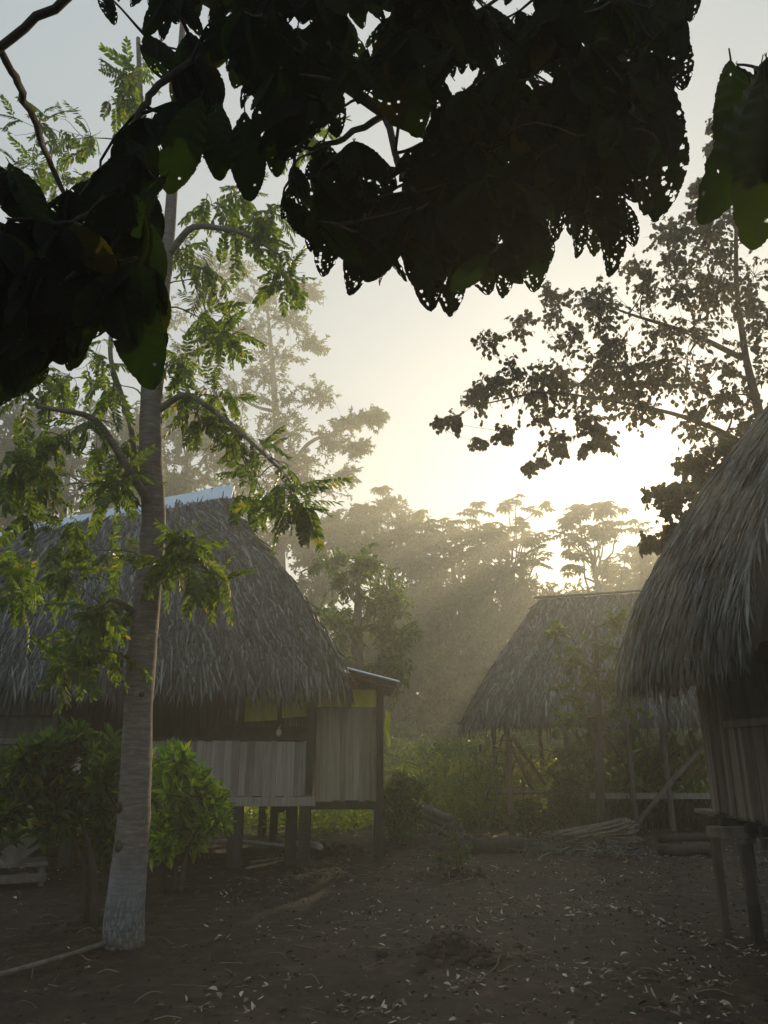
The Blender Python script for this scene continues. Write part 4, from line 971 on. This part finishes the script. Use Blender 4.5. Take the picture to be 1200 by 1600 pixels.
# ------------------------------------------------------------------ overhanging tree with big insect-eaten leaves
def big_leaf(seed, W=14, Ln=34, holes=10):
    r = np.random.default_rng(seed); V = np.zeros((Ln+1, W+1, 3)); bend = r.uniform(-.1, .35); tw = r.normal(0, .25); fold = r.uniform(.1, .45)
    edge = r.normal(0, .003, (Ln+1, 2))
    for i in range(Ln+1):
        t = i/Ln; wv = .185*max(0, math.sin(math.pi*min(1, t**1.18)))**.62 + .003
        for j in range(W+1):
            s = 2*j/W-1; e = edge[i, 0 if s < 0 else 1]*abs(s)**4
            x = s*wv+e*np.sign(s); z = fold*abs(s)*wv*.7 + .010*math.sin(2*math.pi*(t*9-abs(s)*.9))*abs(s)*(1-t*.3) + .02*math.sin(t*6+seed)*abs(s)
            a = tw*t; V[i, j] = (x*math.cos(a)-z*math.sin(a), t-.05*bend*t*t, x*math.sin(a)+z*math.cos(a)-bend*t*t*.5)
    f = []; hc = []
    for _ in range(holes): hc.append((r.beta(2.4, 1.5), r.choice([-1, 1])*r.uniform(.12, 1.0), r.uniform(.007, .021)))
    for i in range(Ln):
        for j in range(W):
            t = (i+.5)/Ln; s = 2*(j+.5)/W-1
            if any(((t-a)**2+((s-b)*.17)**2) < c*c for a, b, c in hc) and abs(s) > .09: continue
            q = i*(W+1)+j; f.append([q, q+1, q+W+2, q+W+1])
    V = V.reshape(-1, 3); f = np.array(f)
    # petiole
    k = len(V); pv = np.array([[-.006, -.09, 0], [.006, -.09, 0], [-.008, .02, 0], [.008, .02, 0]]); V = np.vstack([V, pv]); f = np.vstack([f, [[k, k+1, k+3, k+2]]])
    return V, f
BL = [big_leaf(i, holes=int(h)) for i, h in enumerate([3, 6, 9, 14, 20, 26, 30, 34, 10, 22])]
BF = [big_leaf(200+i, W=36, Ln=84, holes=int(h)) for i, h in enumerate([3, 6, 9, 14, 26, 34, 40, 46, 12, 22])]
BLs = [big_leaf(50+i, W=6, Ln=10, holes=0) for i in range(4)]
polyA = [(150,-400),(152,20),(165,72),(205,104),(262,104),(268,190),(292,250),(330,290),(345,262),(372,300),(395,306),(432,262),(436,212),(455,190),(470,205),(505,200),(525,212),(540,195),(545,138),(565,155),(600,190),(632,198),(622,160),(650,204),(668,150),(690,160),(1000,140),(1080,132),(1078,60),(1100,15),(1112,-400)]
polyA2 = [(432,250),(432,335),(470,300),(476,385),(500,428),(522,398),(538,450),(575,458),(592,415),(640,398),(652,436),(672,482),(705,488),(728,470),(745,455),(785,458),(782,400),(762,352),(800,400),(808,448),(832,458),(862,450),(868,372),(892,392),(908,360),(930,388),(960,425),(992,378),(962,330),(968,250),(985,250),(1008,322),(1036,326),(1032,270),(1056,240),(1064,168),(1078,100),(900,40),(700,120),(690,215),(640,232),(560,212),(500,215)]
polyB = [(-60,345),(40,330),(62,345),(100,300),(140,290),(175,240),(262,110),(292,170),(292,290),(262,290),(230,335),(250,440),(262,590),(240,598),(205,520),(190,440),(150,500),(138,560),(110,602),(85,590),(60,560),(30,640),(-60,660)]
polyC = [(1138,100),(1160,90),(1190,68),(1300,60),(1300,400),(1200,372),(1180,300),(1150,345),(1130,300),(1142,200)]
polyD = [(-60,270),(20,272),(65,285),(78,340),(40,345),(-60,352)]
OT = thing('overhanging_tree', 'near black big-leaved tree hanging over the top of the view, leaves riddled with insect holes', 'tree', (-2.6, -1.9, 0))
ol = np.array(OT.location)
LV = MB(); TW_ = MB(); BKL = MB()
def limb(pts, r):
    p = np.array(pts); m = 5*(len(p)-1)+1; s0 = np.linspace(0, len(p)-1, m)
    ip = np.stack([np.interp(s0, range(len(p)), p[:, k]) for k in range(3)], -1)
    for _ in range(3): ip[1:-1] = (ip[:-2]+2*ip[1:-1]+ip[2:])/4
    ip[1:-1] += rng.normal(0, .004, ip[1:-1].shape)
    TW_.tube(ip-ol, np.interp(s0, range(len(p)), r), 8, bump=.05); return ip
fork_p = np.array([-2.3, -1.2, 2.6])
TW_.tube(np.array([[-2.6,-1.9,-.1],[-2.55,-1.8,.8],[-2.45,-1.5,1.8],[-2.3,-1.2,2.6]])-ol, [.17,.15,.14,.13], 12, bump=.03)
limbs = [limb([fork_p, [-1.6,-.2,3.4], P(300,-250,1.9), P(420,40,2.3), P(600,180,2.5), P(760,260,2.4), P(880,330,2.3)], [.09,.07,.05,.03,.022,.015,.008]),
         limb([[-1.6,-.2,3.4], [-.5,.3,3.6], P(700,-300,2.2), P(850,0,2.4), P(960,180,2.5)], [.06,.05,.04,.025,.01]),
         limb([fork_p, [-2.0,.3,2.9], P(-200,240,2.4), P(-5,75,2.3), P(105,-5,2.2), P(200,-100,2.1)], [.07,.05,.03,.017,.017,.014]),
         limb([P(-5,75,2.3), P(28,130,2.5), P(55,195,2.8), P(80,260,3.2), P(120,340,3.3)], [.014,.016,.016,.014,.010]),
         limb([P(420,40,2.3), P(262,118,2.0), P(228,158,1.95), P(200,215,1.9), P(168,298,1.85), P(128,345,1.8), P(60,362,1.8)], [.02,.012,.011,.011,.010,.008,.006]),
         limb([[-.5,.3,3.6], [.8,.6,3.6], P(1280,-200,2.0), P(1260,20,1.9), P(1200,110,1.8)], [.05,.04,.03,.015,.008]),
         limb([P(600,180,2.5), P(520,225,2.3), P(460,235,2.2)], [.015,.01,.006]), limb([P(600,180,2.5), P(640,290,2.1), P(690,370,2.0)], [.015,.01,.006])]
LA = np.vstack([l for i, l in enumerate(limbs) if i not in (2, 3, 5)])
cnt = 0
def fill(poly, nodes, Dr, L=(.17, .25), per=(7, 12), spread=48, la=None):
    LAx = LA if la is None else la
    global cnt
    xs = [p[0] for p in poly]; ys = [p[1] for p in poly]; acc = {k: ([], [], []) for k in range(len(BL))}
    k = 0; tries = 0
    while k < nodes and tries < nodes*60:
        tries += 1
        x, y = rng.uniform(min(xs), max(xs)), rng.uniform(min(ys), max(ys))
        if not inpoly(x, y, poly): continue
        D_ = rng.uniform(*Dr); nd = P(x, y, D_); placed = 0
        for _ in range(rng.integers(*per)):
            a = R(rng.uniform(-spread, spread)); Lm = rng.uniform(*L); pxl = Lm*1150/D_
            tx, ty = x+math.sin(a)*pxl, y+math.cos(a)*pxl
            if not inpoly(tx, ty, poly) and ty > -60: continue
            tp = P(tx, ty, D_+rng.uniform(-.09, .09)); q = int(rng.integers(0, len(BL)))
            dd = tp-nd; acc[q][0].append(nd+.3*.05*dd); acc[q][1].append(dd/np.linalg.norm(dd)); acc[q][2].append(Lm*.95); placed += 1
        if placed:
            k += 1; j = int(np.argmin(np.linalg.norm(LAx-nd, axis=1)+.6*np.maximum(0, nd[2]-LAx[:, 2])))
            tw_ = wander(LAx[j], nd, 6, .06, .05); LAx = np.vstack([LAx, tw_[2:]])
            TW_.tube(tw_-ol, [.007, .006, .005, .0045, .004, .0035], 5, caps=False)
    for q, (p_, d_, s_) in acc.items():
        if p_:
            n_ = len(p_); cnt += n_
            LV.scatter(*BL[q], np.array(p_)-ol, frames(np.array(d_), np.tile([0, -1., .25], (n_, 1)), rng.normal(0, .45, n_)), np.array(s_))
NEARL = slice(0, 8)
fill(polyA, 280, (1.75, 2.9), L=(.18, .26)); fill(polyA2, 108, (1.8, 2.7), L=(.15, .22), spread=55); fill(polyB, 110, (1.5, 2.3), L=(.13, .21), la=limbs[4]); fill(polyC, 22, (1.4, 1.9), L=(.15, .22), la=limbs[5][-9:]); fill(polyD, 8, (1.7, 2.0), L=(.08, .12), la=limbs[4])
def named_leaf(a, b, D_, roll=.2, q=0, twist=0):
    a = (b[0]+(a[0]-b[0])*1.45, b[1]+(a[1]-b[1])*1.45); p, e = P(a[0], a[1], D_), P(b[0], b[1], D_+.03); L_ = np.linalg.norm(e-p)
    (BKL if b[0] < 300 or b[0] > 1120 or q == 0 else LV).scatter(*BF[q], (p+.05*(e-p)-ol)[None], frames(((e-p)/L_)[None], np.array([[0, -1., .2]]), np.array([roll])), np.array([L_*.95]))
for a, b, D_, ro, q in (((190,455),(248,598),1.55,.5,0), ((185,440),(222,560),1.6,-.7,1), ((200,370),(212,440),1.7,.3,0), ((232,370),(245,460),1.75,.6,0), ((30,280),(72,350),1.7,.3,0), ((-5,275),(35,345),1.7,-.4,0),
                        ((300,190),(262,295),1.7,.4,0), ((1195,190),(1198,376),1.4,.3,0), ((1175,170),(1140,340),1.5,.8,1), ((1150,150),(1172,300),1.6,.1,0), ((165,370),(160,500),1.7,.7,0),
                        ((700,390),(708,487),2.0,.1,6), ((735,370),(765,460),2.0,.2,7), ((665,390),(672,482),2.0,-.2,3), ((560,370),(548,455),2.0,.2,5), ((835,370),(835,456),2.1,.1,7), ((950,330),(960,424),2.1,.1,5), ((1000,230),(1022,325),2.1,.3,6), ((1040,150),(1050,245),2.1,.2,4), ((1050,60),(1068,140),2.1,.2,7),
                        ((600,100),(622,198),2.0,.1,2), ((640,110),(655,205),2.1,.1,0), ((385,210),(392,306),1.9,.2,0), ((340,190),(342,275),1.9,.1,0), ((500,120),(528,210),2.0,.2,4), ((455,300),(440,340),2.0,.3,5), ((490,340),(486,390),2.1,.2,6), ((520,350),(505,432),2.1,.1,7), ((600,370),(590,425),2.1,.2,5), ((790,400),(788,462),2.0,.1,6), ((870,300),(866,378),2.1,-.2,7), ((900,330),(908,398),2.0,.2,5), ((925,330),(934,395),2.1,.1,6), ((975,330),(992,385),2.0,.2,7), ((690,150),(694,232),2.2,.1,5), ((760,130),(750,225),2.2,-.2,4), ((430,200),(434,268),2.0,.2,1), ((1035,200),(1034,330),2.2,.1,6), ((1045,190),(1058,245),2.1,.2,5), ((570,100),(560,160),2.1,.3,4)):
    named_leaf(a, b, D_, ro, q)
# unseen crown above and behind the camera, extended to block sky light
n = 1700; x = rng.uniform(-4.2, 3.6, n); y = rng.uniform(-4.5, .9, n); z = 3.15+.35*np.abs(x)*0+rng.random(n)*1.7
d = unit(np.stack([rng.normal(0, .6, n), rng.normal(0, .6, n), rng.uniform(-1, -.2, n)], -1)); idx = rng.integers(0, 4, n)
for k in range(4):
    s = idx == k; q = s.sum(); LV.scatter(*BLs[k], np.stack([x[s], y[s], z[s]], -1)-ol, frames(d[s], unit(rng.normal(0, 1, (q, 3))), None), rng.uniform(.24, .36, q))
for k in range(0, n, 14):
    nd = np.array([x[k], y[k], z[k]]); LB_ = np.vstack([limbs[0][:9], limbs[1][:8], limbs[5][:7]]); j = int(np.argmin(np.linalg.norm(LB_-nd, axis=1))); TW_.tube(wander(LB_[j], nd, 5, .06, .05)-ol, [.012, .009, .007, .005, .004], 5, caps=False)
TW_.build('trunk', M['bark'], OT, smooth=True)
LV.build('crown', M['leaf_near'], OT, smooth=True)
BKL.build('backlit_leaves', M['leaf_backlit'], OT, smooth=True)['label'] = 'green and yellowing leaves, backlight put into a lighter colour'
print('big leaves', cnt)

# ------------------------------------------------------------------ haze
hm, nt = newmat('haze_air'); vp = nt.nodes.new("ShaderNodeVolumePrincipled"); oo = nt.nodes.new("ShaderNodeOutputMaterial")
vp.inputs['Color'].default_value = (.92, .95, .92, 1); vp.inputs['Density'].default_value = HAZE_DENSITY; vp.inputs['Anisotropy'].default_value = HAZE_G
nt.links.new(vp.outputs[0], oo.inputs['Volume'])
hb = MB(); hb.box((0, 50, 19.5), (320, 240, 41)); hz = hb.build('haze', hm); tag(hz, 'thin morning mist filling the air', 'haze', kind='stuff')
